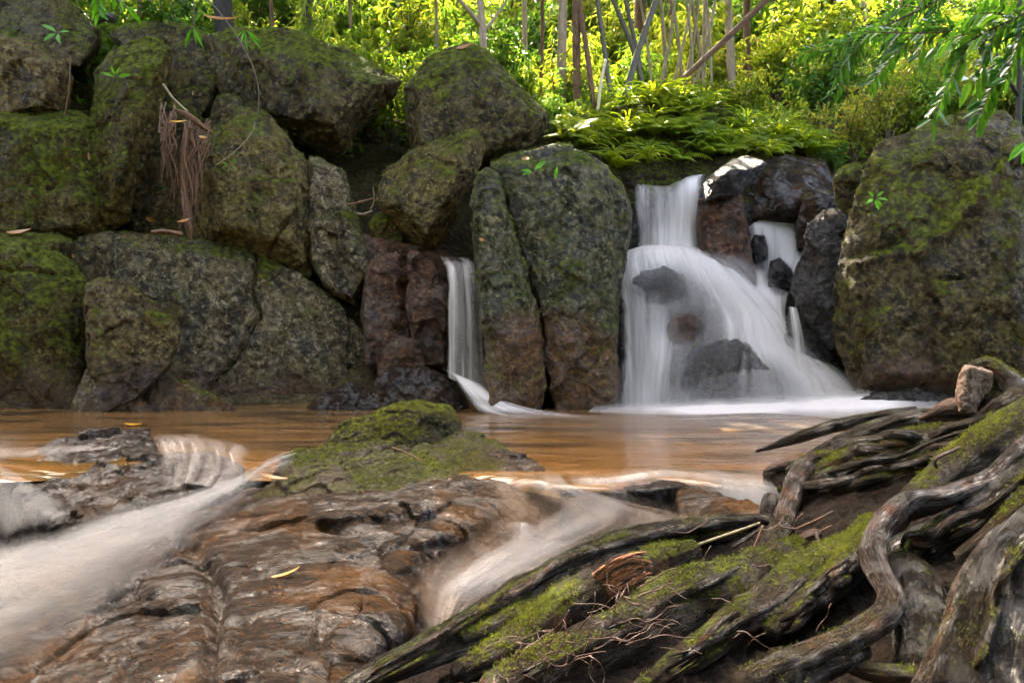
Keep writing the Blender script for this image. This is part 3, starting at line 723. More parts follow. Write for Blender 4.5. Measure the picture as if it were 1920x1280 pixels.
lipx = np.array([-9, -5, -3.6, -3.0, -2.4, -1.75, -1.5, -1.0, -.4, 0.0, .28, .55, .75, .9, 1.05, 1.2, 1.35, 1.6, 2.2, 9])
lipy = np.array([5.4, 5.3, 5.45, 5.8, 5.8, 5.75, 5.65, 5.5, 5.0, 4.75, 4.44, 4.42, 4.60, 4.70, 4.60, 4.44, 4.34, 4.3, 4.5, 4.7])
nx = 260
xs = np.linspace(-9, 9, nx)
ly = np.interp(xs, lipx, lipy) + (.07 * np.exp(-((xs - .8) / .9) ** 4) + .11 * (1 - np.exp(-((xs - .8) / .9) ** 4))) * fbm(np.stack([xs * 2.1, xs * 0, xs * 0], 1), 3, 300)
tt = np.concatenate([np.linspace(0, 1, 90) ** 1.6])
rows = []
for s in np.linspace(1, 0, 14)[:-1]:
    m_ = ss(-.6, .1, xs); rows.append(np.stack([xs, ly - (.60 - .52 * m_) * s ** .9, -(.10 - .04 * m_) * s ** 1.9], 1))
for s in tt:
    rows.append(np.stack([xs, ly + s * (11.6 - ly), 0 * xs], 1))
B = np.array(rows); v = B.reshape(-1, 3)
rip = .010 * fbm(v * np.array([.9, 2.6, 1]), 3, 310)
rip += .05 * np.exp(-((v[:, 0] - 3.0) ** 2 + (v[:, 1] - 9.0) ** 2) / .5)
v[:, 2] += rip
o = mesh_np('water', v, grid_faces(len(rows), nx), M['pool'], origin='zero')
tag(o, 'brown pool of water between the rocks', 'pool', None, 'structure')

def sheet(name, L, Rr, dens, mat, bulge=.0, nu=60, nv=90, fade=(.18, .18), parent=None, z=False, ridge=.012, seed=0, off=0.0, toff=None, holes=None, ends=(0.0, 0.0), grid=None, wave=.08):
    fn = Wz if z else W
    u = np.linspace(0, 1, nu)
    if grid is None:
        A = catmull([fn(*p) for p in L], nv); B = catmull([fn(*p) for p in Rr], nv)
        G = A[:, None] * (1 - u)[None, :, None] + B[:, None] * u[None, :, None]
    else:
        G = bicubic(grid, nv, nu); A = G[:, 0]; B = G[:, -1]
    bl = bulge if np.isscalar(bulge) else np.interp(np.linspace(0, 1, nv), np.linspace(0, 1, len(bulge)), bulge)[:, None]
    arch = bl * (4 * u * (1 - u))[None, :]
    if z: G[:, :, 2] += arch
    else: G[:, :, 1] -= arch; G[:, :, 2] += arch * .15
    wid = np.linalg.norm(B - A, axis=1)
    uu = (u[None, :] - .5) * wid.mean() * np.ones((nv, 1))
    mid = G[:, nu // 2]
    vv = np.concatenate([[0], np.cumsum(np.linalg.norm(np.diff(mid, axis=0), axis=1))])[:, None] * np.ones((1, nu))
    uv = np.stack([uu + seed * 1.37, vv + seed * .71], 2).reshape(-1, 2)
    D = np.asarray(dens, dtype=float)
    if D.ndim == 1: D = D[:, None] * np.ones((1, 3))
    dn = np.clip(bicubic(D[:, :, None], nv, nu)[:, :, 0], 0, 1)
    wav = fbm(np.stack([vv.ravel() * 2.2, np.full(vv.size, seed * 3.0), uu.ravel() * 0], 1), 3, 400 + seed).reshape(nv, nu) * wave
    wav2 = fbm(np.stack([vv.ravel() * 2.2, np.full(vv.size, seed * 3.0 + 9), uu.ravel() * 0], 1), 3, 420 + seed).reshape(nv, nu) * wave
    U = u[None, :] * np.ones((nv, 1))
    if fade[0]: dn = dn * ss(0 + np.maximum(wav, 0), fade[0] + wav, U)
    if fade[1]: dn = dn * (1 - ss(1 - fade[1] - wav2, 1 - np.maximum(wav2, 0), U))
    T = np.linspace(0, 1, nv)[:, None]
    if ends[0]: dn = dn * ss(0, ends[0], T)
    if ends[1]: dn = dn * (1 - ss(1 - ends[1], 1, T))
    v = G.reshape(-1, 3)
    if holes:
        q = pix(v)
        for hx, hy, rx, ry, st in holes:
            r = ((q[:, 0] - hx) / rx) ** 2 + ((q[:, 1] - hy) / ry) ** 2
            dn = dn * (1 - st * np.exp(-r ** 1.5)).reshape(nv, nu)
    rd = ridge * fbm(np.stack([uu.ravel() * 14, vv.ravel() * .7, np.full(uu.size, seed * 5.0)], 1), 4, 440 + seed)
    if z: v[:, 2] += rd + off
    else: v[:, 1] -= rd + off
    return mesh_np(name, v, grid_faces(nv, nu), mat, parent, uv=uv, attrs={'dens': dn.ravel()}, origin='base')

GW = 'falls pouring into the pool'
wf = empty('waterfall', W(1350, 770, 9.6), 'broad white main waterfall fanning over dark rocks into the pool', 'waterfall', GW)
hump = [(1238, 545, 52, 34, .55), (1290, 612, 34, 30, .6)]
def wgrid(rows, deps):
    return np.array([[W(x, y, d + (0 if c is None else 0)) for (x, y), c in zip(r, r)] if np.isscalar(d) else [W(x, y, q) for (x, y), q in zip(r, d)] for r, d in zip(rows, deps)])
up_rows = [[(1192, 344), (1218, 352), (1250, 354), (1288, 336), (1328, 326)], [(1185, 356), (1216, 365), (1250, 366), (1286, 349), (1323, 337)], [(1190, 400), (1217, 405), (1251, 405), (1285, 399), (1317, 390)],
           [(1195, 440), (1217, 442), (1250, 442), (1284, 440), (1313, 436)], [(1185, 492), (1212, 492), (1250, 492), (1288, 490), (1322, 488)]]
sheet('upper_fall', None, None, [[.6, .5, .5, .7, .8], [.9, .5, .45, .85, .95], [.75, .5, .6, .9, .75], [.55, .62, .72, .85, .55], [.6, .7, .75, .8, .6]], M['silk'], .14, parent=wf, seed=1, fade=(.10, .14),
      grid=wgrid(up_rows, [11.5, 11.05, 10.85, 10.75, 10.6]), nu=80, nv=110)
fl = [[(1195, 462), (1145, 490), (1150, 560), (1155, 640), (1158, 715), (1158, 790)], [(1210, 458), (1175, 480), (1185, 560), (1190, 640), (1192, 715), (1195, 790)],
      [(1225, 456), (1205, 475), (1225, 560), (1230, 640), (1225, 715), (1225, 790)], [(1245, 455), (1235, 474), (1262, 560), (1262, 640), (1250, 715), (1248, 790)],
      [(1262, 456), (1270, 476), (1305, 560), (1302, 625), (1285, 715), (1275, 790)], [(1280, 458), (1300, 481), (1350, 570), (1365, 622), (1340, 715), (1330, 790)],
      [(1295, 460), (1325, 488), (1395, 580), (1405, 640), (1420, 715), (1420, 790)], [(1308, 462), (1350, 496), (1430, 585), (1465, 650), (1510, 720), (1540, 790)],
      [(1318, 464), (1375, 504), (1455, 585), (1500, 650), (1570, 715), (1640, 790)], [(1326, 468), (1395, 515), (1475, 590), (1525, 650), (1610, 710), (1710, 785)]]
rows = [[f[r] for f in fl] for r in range(6)]
dps = [[10.75] * 10, [10.5, 10.42, 10.38, 10.36, 10.36, 10.36, 10.36, 10.38, 10.44, 10.52], [10.25, 10.12, 10.08, 10.06, 10.04, 10.0, 10.0, 10.02, 10.08, 10.2], [10.0, 9.9, 9.84, 9.84, 9.84, 9.66, 9.66, 9.74, 9.82, 9.95],
       [9.82, 9.74, 9.68, 9.6, 9.5, 9.36, 9.36, 9.42, 9.5, 9.6], [9.7, 9.6, 9.54, 9.46, 9.34, 9.18, 9.12, 9.12, 9.15, 9.2]]
den = [[.6, .7, .75, .75, .75, .75, .75, .7, .6, .4], [.92, .97, .97, .95, .95, .95, .92, .88, .65, .2], [.78, .78, .5, .22, .32, .72, .95, .95, .8, .3], [.74, .74, .78, .6, .16, .78, .92, .95, .88, .4],
       [.68, .74, .86, .58, .24, .22, .36, .74, .95, .55], [.7, .8, .86, .55, .22, .16, .26, .68, .95, .6]]
for k, (sc_, of_, fd, mt) in enumerate(((1.0, .0, (.05, .10), 'silk'), (.62, .10, (.06, .16), 'veil'))):
    sheet('curtain', None, None, np.array(den) * sc_, M[mt], .0, parent=wf, seed=2 + k * 31, fade=fd, grid=wgrid(rows, dps), nu=200, nv=170, off=of_, ridge=.02, ends=(.06, 0),
          holes=[(1242, 548, 40, 26, .5), (1290, 612, 30, 28, .6)])
sheet('right_fall', [(1388, 388, 11.9), (1392, 400, 11.5), (1396, 440, 11.2), (1402, 500, 10.85), (1412, 560, 10.4), (1450, 640, 10.0), (1500, 700, 9.7)],
      [(1482, 392, 11.9), (1500, 404, 11.5), (1516, 440, 11.2), (1510, 500, 10.85), (1478, 560, 10.4), (1482, 620, 10.0), (1560, 700, 9.7)],
      [[.9, .95, .9], [.95, .98, .95], [.9, .95, .9], [.92, .85, .92], [.95, .98, .95], [.9, .95, .9], [.7, .8, .6]], M['silk'], .12, parent=wf, seed=4, fade=(.12, .14),
      holes=[(1424, 475, 16, 28, .95), (1462, 522, 22, 28, .95), (1408, 440, 8, 40, .4)])
sheet('side_trickle', [(1476, 575, 9.75), (1480, 620, 9.66), (1486, 680, 9.58), (1500, 720, 9.5)], [(1496, 580, 9.75), (1508, 620, 9.66), (1520, 680, 9.58), (1540, 720, 9.5)],
      [[.7, .8, .7], [.5, .7, .6], [.45, .6, .5], [.2, .3, .2]], M['veil'], .05, nu=30, parent=wf, seed=7)
sheet('splash', [(1120, 752, 9.55), (1300, 742, 9.45), (1450, 735, 9.3), (1600, 722, 9.15), (1700, 730, 8.95), (1790, 750, 8.7)], [(1080, 800, 8.3), (1280, 812, 8.0), (1450, 815, 7.9), (1600, 815, 7.8), (1720, 812, 7.8), (1840, 800, 7.9)],
      [[0, .3, 0], [.5, .9, .1], [.6, .95, .2], [.75, .95, .2], [.4, .7, .15], [0, .1, 0]], M['foam'], 0.0, nu=60, nv=120, parent=wf, seed=8, fade=(.35, .7))
sheet('mist_veil', [(1180, 470, 10.3), (1146, 510, 10.0), (1152, 570, 9.78), (1152, 650, 9.6), (1150, 720, 9.48), (1150, 785, 9.35)], [(1400, 470, 10.3), (1470, 530, 10.05), (1510, 590, 9.85), (1560, 660, 9.6), (1620, 720, 9.35), (1700, 785, 9.1)],
      [[.2, .3, .2], [.22, .28, .22], [.2, .22, .2], [.2, .16, .18], [.2, .10, .2], [.28, .2, .28]], M['mist'], .2, nu=120, parent=wf, seed=21, fade=(.12, .25), ends=(.12, .0), holes=[(1240, 545, 50, 34, .6), (1290, 612, 34, 32, .8), (1385, 715, 95, 62, .75)])
sheet('mist_veil', [(1120, 690, 9.5), (1110, 740, 9.4), (1090, 800, 9.2)], [(1640, 690, 9.2), (1700, 740, 9.0), (1760, 800, 8.8)],
      [[.0, .0, .0], [.15, .12, .25], [.4, .45, .45]], M['mist'], .2, nu=120, parent=wf, seed=22, fade=(.2, .25), ends=(.2, .1))
nf = empty('waterfall', W(875, 770, 9.5), 'narrow ribbon of white water falling left of the upright slab', 'waterfall', GW)
sheet('ribbon', [(822, 482, 10.5), (826, 489, 10.1), (835, 506, 9.78), (838, 580, 9.62), (838, 650, 9.55), (836, 705, 9.52)], [(880, 484, 10.5), (888, 490, 10.1), (899, 508, 9.78), (906, 580, 9.62), (908, 650, 9.55), (912, 745, 9.45)],
      [[.3, .4, .3, .4, .4, .4], [.5, .4, .5, .5, .5, .5], [.42, .80, .40, .85, .5, .8], [.5, .78, .3, .78, .42, .8], [.62, .72, .4, .68, .5, .8], [.7, .75, .55, .7, .6, .8]], M['veil'], .05, nu=70, parent=nf, seed=9, fade=(.08, .08))
sheet('ribbon', [(828, 492, 10.05), (838, 516, 9.74), (841, 600, 9.56), (840, 700, 9.48)], [(892, 494, 10.05), (902, 516, 9.74), (906, 600, 9.56), (910, 738, 9.42)],
      [[.4, .5, .5], [.4, .5, .55], [.45, .4, .5], [.5, .5, .6]], M['veil'], .07, nu=50, parent=nf, seed=10, fade=(.12, .1))
sheet('apron', [(822, 688, 9.5), (846, 704, 9.4), (868, 736, 9.2), (895, 770, 8.95), (950, 785, 8.25)], [(914, 726, 9.36), (937, 743, 9.2), (978, 760, 8.98), (1050, 771, 8.85), (1135, 780, 8.5)],
      [[.5, .7, .7], [.85, .9, .5], [.85, .8, .4], [.7, .7, .4], [.2, .25, .1]], M['silk'], .06, parent=nf, seed=11, fade=(.15, .3))

# streams in front
ls = empty('stream', Wz(200, 1100, -.3), 'white silky stream rushing to the lower left corner', 'stream', 'white water in front')
sheet('rapid', [(575, 842, .03), (505, 862, .015), (440, 905, -.04), (330, 930, -.09), (180, 958, -.15), (40, 980, -.21), (-160, 1000, -.27)],
      [(565, 888, .0), (520, 912, -.03), (450, 962, -.10), (345, 1050, -.22), (235, 1155, -.33), (140, 1255, -.40), (30, 1420, -.46)],
      [[.12, .2, .2, .1], [.35, .4, .35, .15], [.42, .5, .40, .18], [.40, .55, .45, .2], [.42, .62, .48, .25], [.5, .62, .48, .3], [.6, .62, .5, .35]], M['stream'], .04, nu=140, nv=150, parent=ls, z=True, ridge=.02, seed=12, fade=(.22, .42), ends=(.14, 0), off=.02, wave=.3)
sheet('rapid', [(500, 885, .0), (430, 925, -.06), (320, 955, -.12), (160, 990, -.19), (20, 1020, -.25), (-180, 1050, -.31)],
      [(505, 905, -.02), (450, 950, -.09), (350, 1025, -.20), (240, 1115, -.30), (120, 1220, -.38), (0, 1360, -.44)],
      [[.1, .2, .1], [.30, .4, .25], [.3, .5, .25], [.32, .52, .25], [.38, .55, .3], [.4, .55, .3]], M['softstream'], .05, nu=110, nv=120, parent=ls, z=True, ridge=.02, seed=23, fade=(.35, .45), ends=(.3, 0), off=.05, wave=.25)
sheet('rapid', [(180, 796, .012), (90, 826, .012), (20, 868, -.02), (-10, 930, -.15), (-40, 1000, -.24), (-160, 1080, -.3)],
      [(-260, 790, .012), (-260, 820, .012), (-260, 868, -.02), (-260, 930, -.15), (-300, 1000, -.26), (-380, 1080, -.3)],
      [[.12, .1, .1], [.4, .3, .3], [.65, .6, .6], [.5, .5, .5], [.5, .5, .5], [.6, .6, .6]], M['stream'], .0, nu=90, parent=ls, z=True, seed=13, fade=(.3, .05), ends=(.35, 0), off=.01)
sheet('rapid', [(15, 880, -.0), (60, 915, -.09), (120, 955, -.17), (150, 1010, -.24)], [(-120, 890, -.02), (-80, 935, -.10), (-20, 985, -.18), (0, 1040, -.26)],
      [[.25, .4, .4], [.4, .5, .5], [.35, .5, .5], [.3, .45, .5]], M['softstream'], .05, nu=60, parent=ls, z=True, seed=14, fade=(.3, .15), off=.04, ends=(.2, .2))
sheet('overflow', [(255, 826, .04), (285, 848, .07), (290, 890, .02), (290, 935, -.07)], [(480, 850, .025), (465, 868, .03), (470, 900, -.0), (440, 940, -.07)],
      [[.0, .1, .3], [.42, .5, .65], [.2, .3, .5], [.3, .4, .4]], M['veil'], .07, nu=90, parent=ls, z=True, seed=15, fade=(.2, .15), off=.02)
rs = empty('stream', Wz(950, 1020, -.2), 'thin brown-white stream sliding between the slab and the roots', 'stream', 'white water in front')
sheet('rapid', [(932, 868, .012), (908, 902, .0), (888, 945, -.06), (862, 985, -.11), (815, 1040, -.18), (768, 1088, -.23), (772, 1150, -.29), (800, 1210, -.35)],
      [(1060, 880, .012), (1075, 918, -.01), (1190, 955, -.10), (1330, 992, -.18), (1200, 1040, -.26), (1070, 1090, -.31), (960, 1150, -.36), (870, 1210, -.41)],
      [[.05, .1, .05], [.40, .5, .4], [.35, .45, .4], [.30, .45, .5], [.30, .5, .6], [.4, .6, .6], [.5, .6, .5], [.5, .5, .4]], M['tea'], .02, nu=150, nv=150, parent=rs, z=True, ridge=.02, seed=16, fade=(.25, .12), ends=(.15, 0), off=.035)
sheet('rapid', [(990, 905, .0), (1010, 935, -.05), (1040, 965, -.12), (960, 1020, -.2), (860, 1085, -.25), (800, 1150, -.31)],
      [(1065, 905, -.0), (1080, 935, -.06), (1200, 975, -.15), (1110, 1040, -.25), (980, 1120, -.32), (870, 1180, -.38)],
      [[.2, .4, .3], [.35, .5, .4], [.3, .45, .45], [.3, .5, .5], [.4, .6, .5], [.4, .6, .4]], M['softstream'], .02, nu=90, nv=110, parent=rs, z=True, ridge=.02, seed=25, fade=(.35, .3), ends=(.2, .1), off=.06)
def lipgrid(x0, x1, prof, n=40):
    xx = np.linspace(x0, x1, n); yl = np.interp(xx, xs, ly)
    return np.array([np.stack([xx, yl + dy, 0 * xx + dz], 1) for dy, dz in prof])
sheet('cascade', None, None, [[.0, .1, .1, .2, .3, .4], [.5, .6, .5, .4, .6, .6], [.22, .2, .2, .2, .55, .85], [.2, .16, .18, .2, .5, .85], [.3, .25, .25, .3, .5, .8], [.5, .5, .4, .4, .5, .6]], M['tea'], .0, nu=160, nv=70, parent=rs, z=True, ridge=.012, seed=17, fade=(.06, .06), ends=(.1, .05),
      grid=lipgrid(.27, 1.52, [(.30, .014), (.04, .014), (-.07, -.01), (-.13, -.06), (-.20, -.13), (-.34, -.2)]), off=.02)
sheet('cascade', None, None, [[.0, .0, .0], [.30, .5, .45], [.35, .55, .5], [.1, .1, .3]], M['silk'], .0, nu=160, nv=30, parent=rs, z=True, ridge=.0, seed=26, fade=(.10, .3), ends=(.4, .4),
      grid=lipgrid(.27, 1.25, [(.03, .016), (-.03, .014), (-.08, .0), (-.12, -.03)]), off=.03)
sheet('cascade', None, None, [[.0, .0, .0], [.3, .4, .3], [.5, .7, .6], [.6, .75, .7], [.55, .7, .6], [.4, .5, .5]], M['stream'], .0, nu=110, nv=70, parent=rs, z=True, ridge=.012, seed=28, fade=(.35, .06), ends=(.15, .1),
      grid=lipgrid(.98, 1.52, [(.25, .016), (.04, .016), (-.07, -.005), (-.13, -.05), (-.22, -.12), (-.36, -.19)]), off=.035)
sheet('cascade', None, None, [[.0, .0, .0, .0, .0], [.2, .1, .3, .15, .2], [.25, .12, .35, .15, .2], [.2, .1, .3, .1, .2]], M['veil'], .0, nu=120, nv=50, parent=rs, z=True, ridge=.004, seed=29, fade=(.1, .1), ends=(.2, .2),
      grid=lipgrid(.28, 1.0, [(.02, .016), (-.09, -.005), (-.115, -.07), (-.14, -.17)]), off=.02)
sheet('overflow', None, None, [[.0, .0, .0, .0], [.2, .35, .3, .4], [.4, .5, .4, .5], [.2, .3, .2, .3]], M['silk'], .0, nu=160, nv=40, parent=ls, z=True, ridge=.0, seed=27, fade=(.2, .2), ends=(.4, .3),
      grid=lipgrid(-4.4, -2.5, [(.5, .016), (.1, .014), (-.08, .0), (-.12, -.05)]), off=.02)
sheet('cascade', [(935, 1010, -.11), (938, 1026, -.14), (925, 1070, -.22)], [(1005, 1005, -.12), (1005, 1022, -.15), (1005, 1070, -.25)],
      [[.2, .4, .3], [.4, .6, .4], [.1, .2, .1]], M['veil'], .02, nu=50, nv=40, parent=rs, z=True, seed=18, off=.06, fade=(.35, .35), ends=(.3, .4))
o = sheet('foam_streaks', [(880, 764, .006), (1000, 770, .006), (1200, 780, .006), (1500, 792, .006), (1800, 800, .006)], [(900, 790, .006), (1000, 815, .006), (1200, 850, .006), (1450, 870, .006), (1700, 880, .006)],
      [[.05, .1, 0], [.4, .25, .05], [.5, .3, .1], [.5, .3, .1], [.3, .2, .05]], M['tea'], 0, nu=80, nv=90, z=True, seed=19, fade=(.1, .4), ends=(.1, .1), ridge=0)
tag(o, 'faint foam streaks drifting on the brown pool', 'foam', None, 'stuff')
# ------------------------------------------------------------------ tubes
def tube(path, m=24, step=.02, ridge=.12, lump=.10, seed=0, px=True, flat=None, caps=True, twist=0.0, ro=5.0):
    """path of (px,py,depth,radius px) or world (x,y,z,r)"""
    if px: P = np.array([[*W(a, b, d), r / F * d] for a, b, d, r in path])
    else: P = np.array(path, dtype=float)
    L = np.linalg.norm(np.diff(P[:, :3], axis=0), axis=1).sum()
    n = max(4, int(L / step))
    Q = catmull(P, n); C = Q[:, :3]; r = np.maximum(Q[:, 3], 1e-4)
    T = np.gradient(C, axis=0); T /= np.linalg.norm(T, axis=1)[:, None] + 1e-9
    up = np.array([0, 0, 1.0]) if abs(T[0][2]) < .9 else np.array([0, 1.0, 0])
    N = np.zeros_like(C); a = np.cross(T[0], up); a /= np.linalg.norm(a); N[0] = a
    for i in range(1, n):
        a = N[i - 1] - T[i] * (N[i - 1] @ T[i]); N[i] = a / (np.linalg.norm(a) + 1e-9)
    Bn = np.cross(T, N)
    th = np.linspace(0, 2 * math.pi, m + 1)
    s = np.concatenate([[0], np.cumsum(np.linalg.norm(np.diff(C, axis=0), axis=1))])
    TH, S = np.meshgrid(th, s)
    TH2 = TH + twist * S
    rr = np.repeat(r[:, None], m + 1, 1)
    k = np.stack([np.cos(TH2).ravel() * 2.3, np.sin(TH2).ravel() * 2.3, S.ravel() * ro * .55], 1)
    rd = ridged(k + seed * 3.7, 3, 500 + seed).reshape(TH.shape)
    lp = fbm(np.stack([np.cos(TH).ravel() * .8, np.sin(TH).ravel() * .8, S.ravel() * ro], 1) + seed * 1.9, 3, 520 + seed).reshape(TH.shape)
    rr = rr * (1 + ridge * rd + lump * lp * 1.6)
    rr[:, -1] = rr[:, 0]
    V = C[:, None] + (np.cos(TH) * rr)[:, :, None] * N[:, None] + (np.sin(TH) * rr)[:, :, None] * Bn[:, None]
    v = V.reshape(-1, 3)
    uv = np.stack([(TH * rr.mean()).ravel() + seed * .37, S.ravel()], 1)
    f = [grid_faces(n, m + 1)]
    if caps:
        nv = len(v)
        v = np.vstack([v, C[0] - T[0] * r[0] * .4, C[-1] + T[-1] * r[-1] * .4])
        uv = np.vstack([uv, [0, 0], [0, s[-1]]])
        i = np.arange(m)
        f.append(np.stack([i + 1, i, np.full(m, nv)], 1))
        j = (n - 1) * (m + 1) + i
        f.append(np.stack([j, j + 1, np.full(m, nv + 1)], 1))
    return v, f, uv

class Build:
    def __init__(self): self.v = []; self.f = {}; self.uv = []; self.n = 0
    def add(self, v, f, uv=None):
        for q in (f if isinstance(f, list) else [f]):
            q = np.asarray(q)
            if len(q): self.f.setdefault(q.shape[1], []).append(q + self.n)
        self.v.append(v); self.uv.append(np.zeros((len(v), 2)) if uv is None else uv); self.n += len(v)
    def done(self, name, mat, parent=None, smooth=True, origin='base'):
        return mesh_np(name, np.vstack(self.v), [np.vstack(x) for x in self.f.values()], mat, parent, smooth, uv=np.vstack(self.uv), origin=origin)

def leaves(pos, dirv, nor, ln, wd, fold=.25, droop=.15):
    """one leaf per row: base, quarter, tip, folded along the midrib (6 triangles-ish)"""
    pos = np.asarray(pos); n = len(pos)
    d = dirv / (np.linalg.norm(dirv, axis=1)[:, None] + 1e-9)
    s = np.cross(d, nor); s /= np.linalg.norm(s, axis=1)[:, None] + 1e-9
    u = np.cross(s, d)
    ln = np.broadcast_to(ln, n)[:, None]; wd = np.broadcast_to(wd, n)[:, None]
    b = pos
    m1 = pos + d * ln * .38 - u * ln * droop * .1
    tp = pos + d * ln - u * ln * droop
    l = m1 + s * wd * .5 + u * wd * fold
    r = m1 - s * wd * .5 + u * wd * fold
    m2 = pos + d * ln * .72 - u * ln * droop * .45
    l2 = m2 + s * wd * .36 + u * wd * fold * .7
    r2 = m2 - s * wd * .36 + u * wd * fold * .7
    v = np.stack([b, l, l2, tp, r2, r], 1).reshape(-1, 3)
    i = np.arange(n)[:, None] * 6
    return v, [i + np.array([[0, 1, 2, 3]]), i + np.array([[0, 3, 4, 5]])]

def rand_dir(n):
    a = rng.normal(size=(n, 3)); return a / np.linalg.norm(a, axis=1)[:, None]

def hit(px, py):
    dg = bpy.context.evaluated_depsgraph_get()
    d = Vector(W(px, py, 1.0)) - Vector((0, 0, H))
    ok, loc, nor, _, ob, _ = scene.ray_cast(dg, Vector((0, 0, H)), d.normalized())
    return (np.array(loc), np.array(nor), ob) if ok else (W(px, py, 10), np.array([0, -1, 0]), None)

lm = leaf_mat
M['lime'] = lm('lime_leaves', [(.03, .09, .014), (.08, .19, .022), (.17, .30, .035), (.34, .40, .08)], .5)
M['yellow'] = lm('yellow_green_leaves', [(.05, .12, .014), (.14, .24, .022), (.27, .35, .04), (.44, .42, .10)], .5)
M['midgreen'] = lm('mid_green_leaves', [(.018, .06, .012), (.04, .12, .018), (.10, .20, .028), (.28, .34, .06)], .45)
M['deep'] = lm('deep_green_leaves', [(.016, .05, .010), (.03, .095, .014), (.07, .15, .018)], .4, .3)
M['russet'] = lm('russet_green_leaves', [(.04, .10, .014), (.12, .19, .02), (.24, .20, .05), (.28, .36, .04)], .45)
M['fern'] = lm('fern_leaves', [(.07, .15, .010), (.17, .25, .014), (.30, .34, .022)], .5)
M['canopy'] = lm('canopy_leaves', [(.03, .07, .010), (.06, .12, .014), (.10, .16, .018)], .4)
M['branchleaf'] = lm('overhang_leaves', [(.012, .06, .008), (.03, .12, .012), (.07, .20, .018)], .35, .3, 1.3)
M['dry'] = lm('dry_leaves', [(.20, .07, .02), (.34, .14, .035), (.42, .20, .05)], .25)
M['yleaf'] = lm('yellow_dead_leaf', [(.55, .28, .02), (.62, .34, .03)], .2)
M['sprout'] = lm('sprout_leaves', [(.06, .26, .012), (.12, .38, .016)], .45, .35, 1.3)
M['twig'] = plain_mat('twig', (.035, .022, .014), (.12, .075, .045), 60, .7, .004)
M['trunk_pale'] = bark_mat('pale_trunk', (.20, .14, .09), (.40, .29, .19), (.56, .45, .33), -.3, .8, 3, .5, .02)
M['trunk_red'] = bark_mat('red_brown_trunk', (.07, .034, .016), (.19, .095, .045), (.30, .17, .09), -.1, .8, 4, .8, .03)
M['trunk_dark'] = bark_mat('dark_trunk', (.015, .012, .009), (.05, .04, .028), (.09, .075, .055), .1, .8, 4, .8, .03)
M['bamboo'] = bark_mat('bamboo_culm', (.14, .105, .045), (.27, .205, .10), (.40, .32, .18), -.3, .55, 2, 1.5, .006)
M['bamboo_dark'] = bark_mat('dark_bamboo_culm', (.04, .035, .018), (.09, .075, .04), (.15, .12, .07), -.3, .55, 2, 1.5, .006)
M['cream'] = bark_mat('bare_stick', (.45, .36, .20), (.60, .50, .28), (.70, .62, .40), -.5, .6, 2, 1.5, .004)
M['deadroot'] = bark_mat('dead_root', (.035, .014, .005), (.16, .066, .022), (.34, .165, .06), -.4, .7, 6, 1, .012)

# ------------------------------------------------------------------ shrubs
def shrub_mesh(kind, n, mat):
    """crown leaves + stems about the origin, radius about 1, base at z=0"""
    B = Build(); S = Build()
    nst = {'broad': 13, 'bamboo': 15, 'pinnate': 12, 'twiggy': 15}[kind]
    tips = []
    for i in range(nst):
        a = rng.uniform(0, 6.28); r = rng.uniform(.15, .95) ** .8; h = rng.uniform(.7, 1.75) * (1.15 - .4 * r)
        p = np.array([[0.06 * math.cos(a), 0.06 * math.sin(a), 0, .022], [r * .35 * math.cos(a), r * .35 * math.sin(a), h * .55, .015], [r * math.cos(a + .3), r * math.sin(a + .3), h, .006]])
        v, f, uv = tube(p, 5, .12, 0, .1, i, px=False, caps=False); S.add(v, f, uv)
        c = catmull(p[:, :3], 12)
        tips.append(c[4:])
    sub = []
    for c in tips:
        for q in c:
            for _ in range(2):
                sub.append(q + rand_dir(1)[0] * rng.uniform(.05, .38) * np.array([1, 1, .7]))
    sub = np.array(sub)
    if kind in ('broad', 'twiggy'):
        k = rng.integers(0, len(sub), n)
        # sprays: leaves of a twig share a direction
        sd = rand_dir(len(sub)); sd[:, 2] = np.abs(sd[:, 2]) * .3
        t = rng.uniform(-.14, .22, n)[:, None]
        pos = sub[k] + sd[k] * t + rng.normal(size=(n, 3)) * .045
        d = sd[k] * .6 + rand_dir(n) * .8; d[:, 2] -= .15
        nor = rand_dir(n) * .55 + np.array([0, 0, 1.0])
        ln = rng.uniform(.07, .15, n); wd = ln * rng.uniform(.36, .52, n)
        if kind == 'twiggy': ln *= .72; wd *= .72
        v, f = leaves(pos, d, nor, ln, wd); B.add(v, f)
    elif kind == 'bamboo':
        g = n // 5
        k = rng.integers(0, len(sub), g)
        base = sub[k] + rng.normal(size=(g, 3)) * .06
        ax = rand_dir(g); ax[:, 2] = -.25
        for q in range(5):
            d = ax + rand_dir(g) * .75; d[:, 2] -= .3
            ln = rng.uniform(.14, .24, g)
            v, f = leaves(base, d, rand_dir(g) * .5 + np.array([0, 0, 1.0]), ln, ln * rng.uniform(.11, .16, g), .15, .3); B.add(v, f)
    else:
        g = n // 14
        k = rng.integers(0, len(sub), g)
        ax = rand_dir(g); ax[:, 2] = ax[:, 2] * .3 - .1; ax /= np.linalg.norm(ax, axis=1)[:, None]
        side = np.cross(ax, np.array([0, 0, 1.0])); side /= np.linalg.norm(side, axis=1)[:, None]
        for q in range(7):
            for sg in (-1, 1):
                pos = sub[k] + ax * (.03 + q * .045) + np.array([0, 0, -.004 * q * q])
                v, f = leaves(pos, side * sg + ax * .5, np.tile([0, 0, 1.0], (g, 1)) + rand_dir(g) * .25, rng.uniform(.07, .11, g), .034, .15, .25); B.add(v, f)
    return B, S

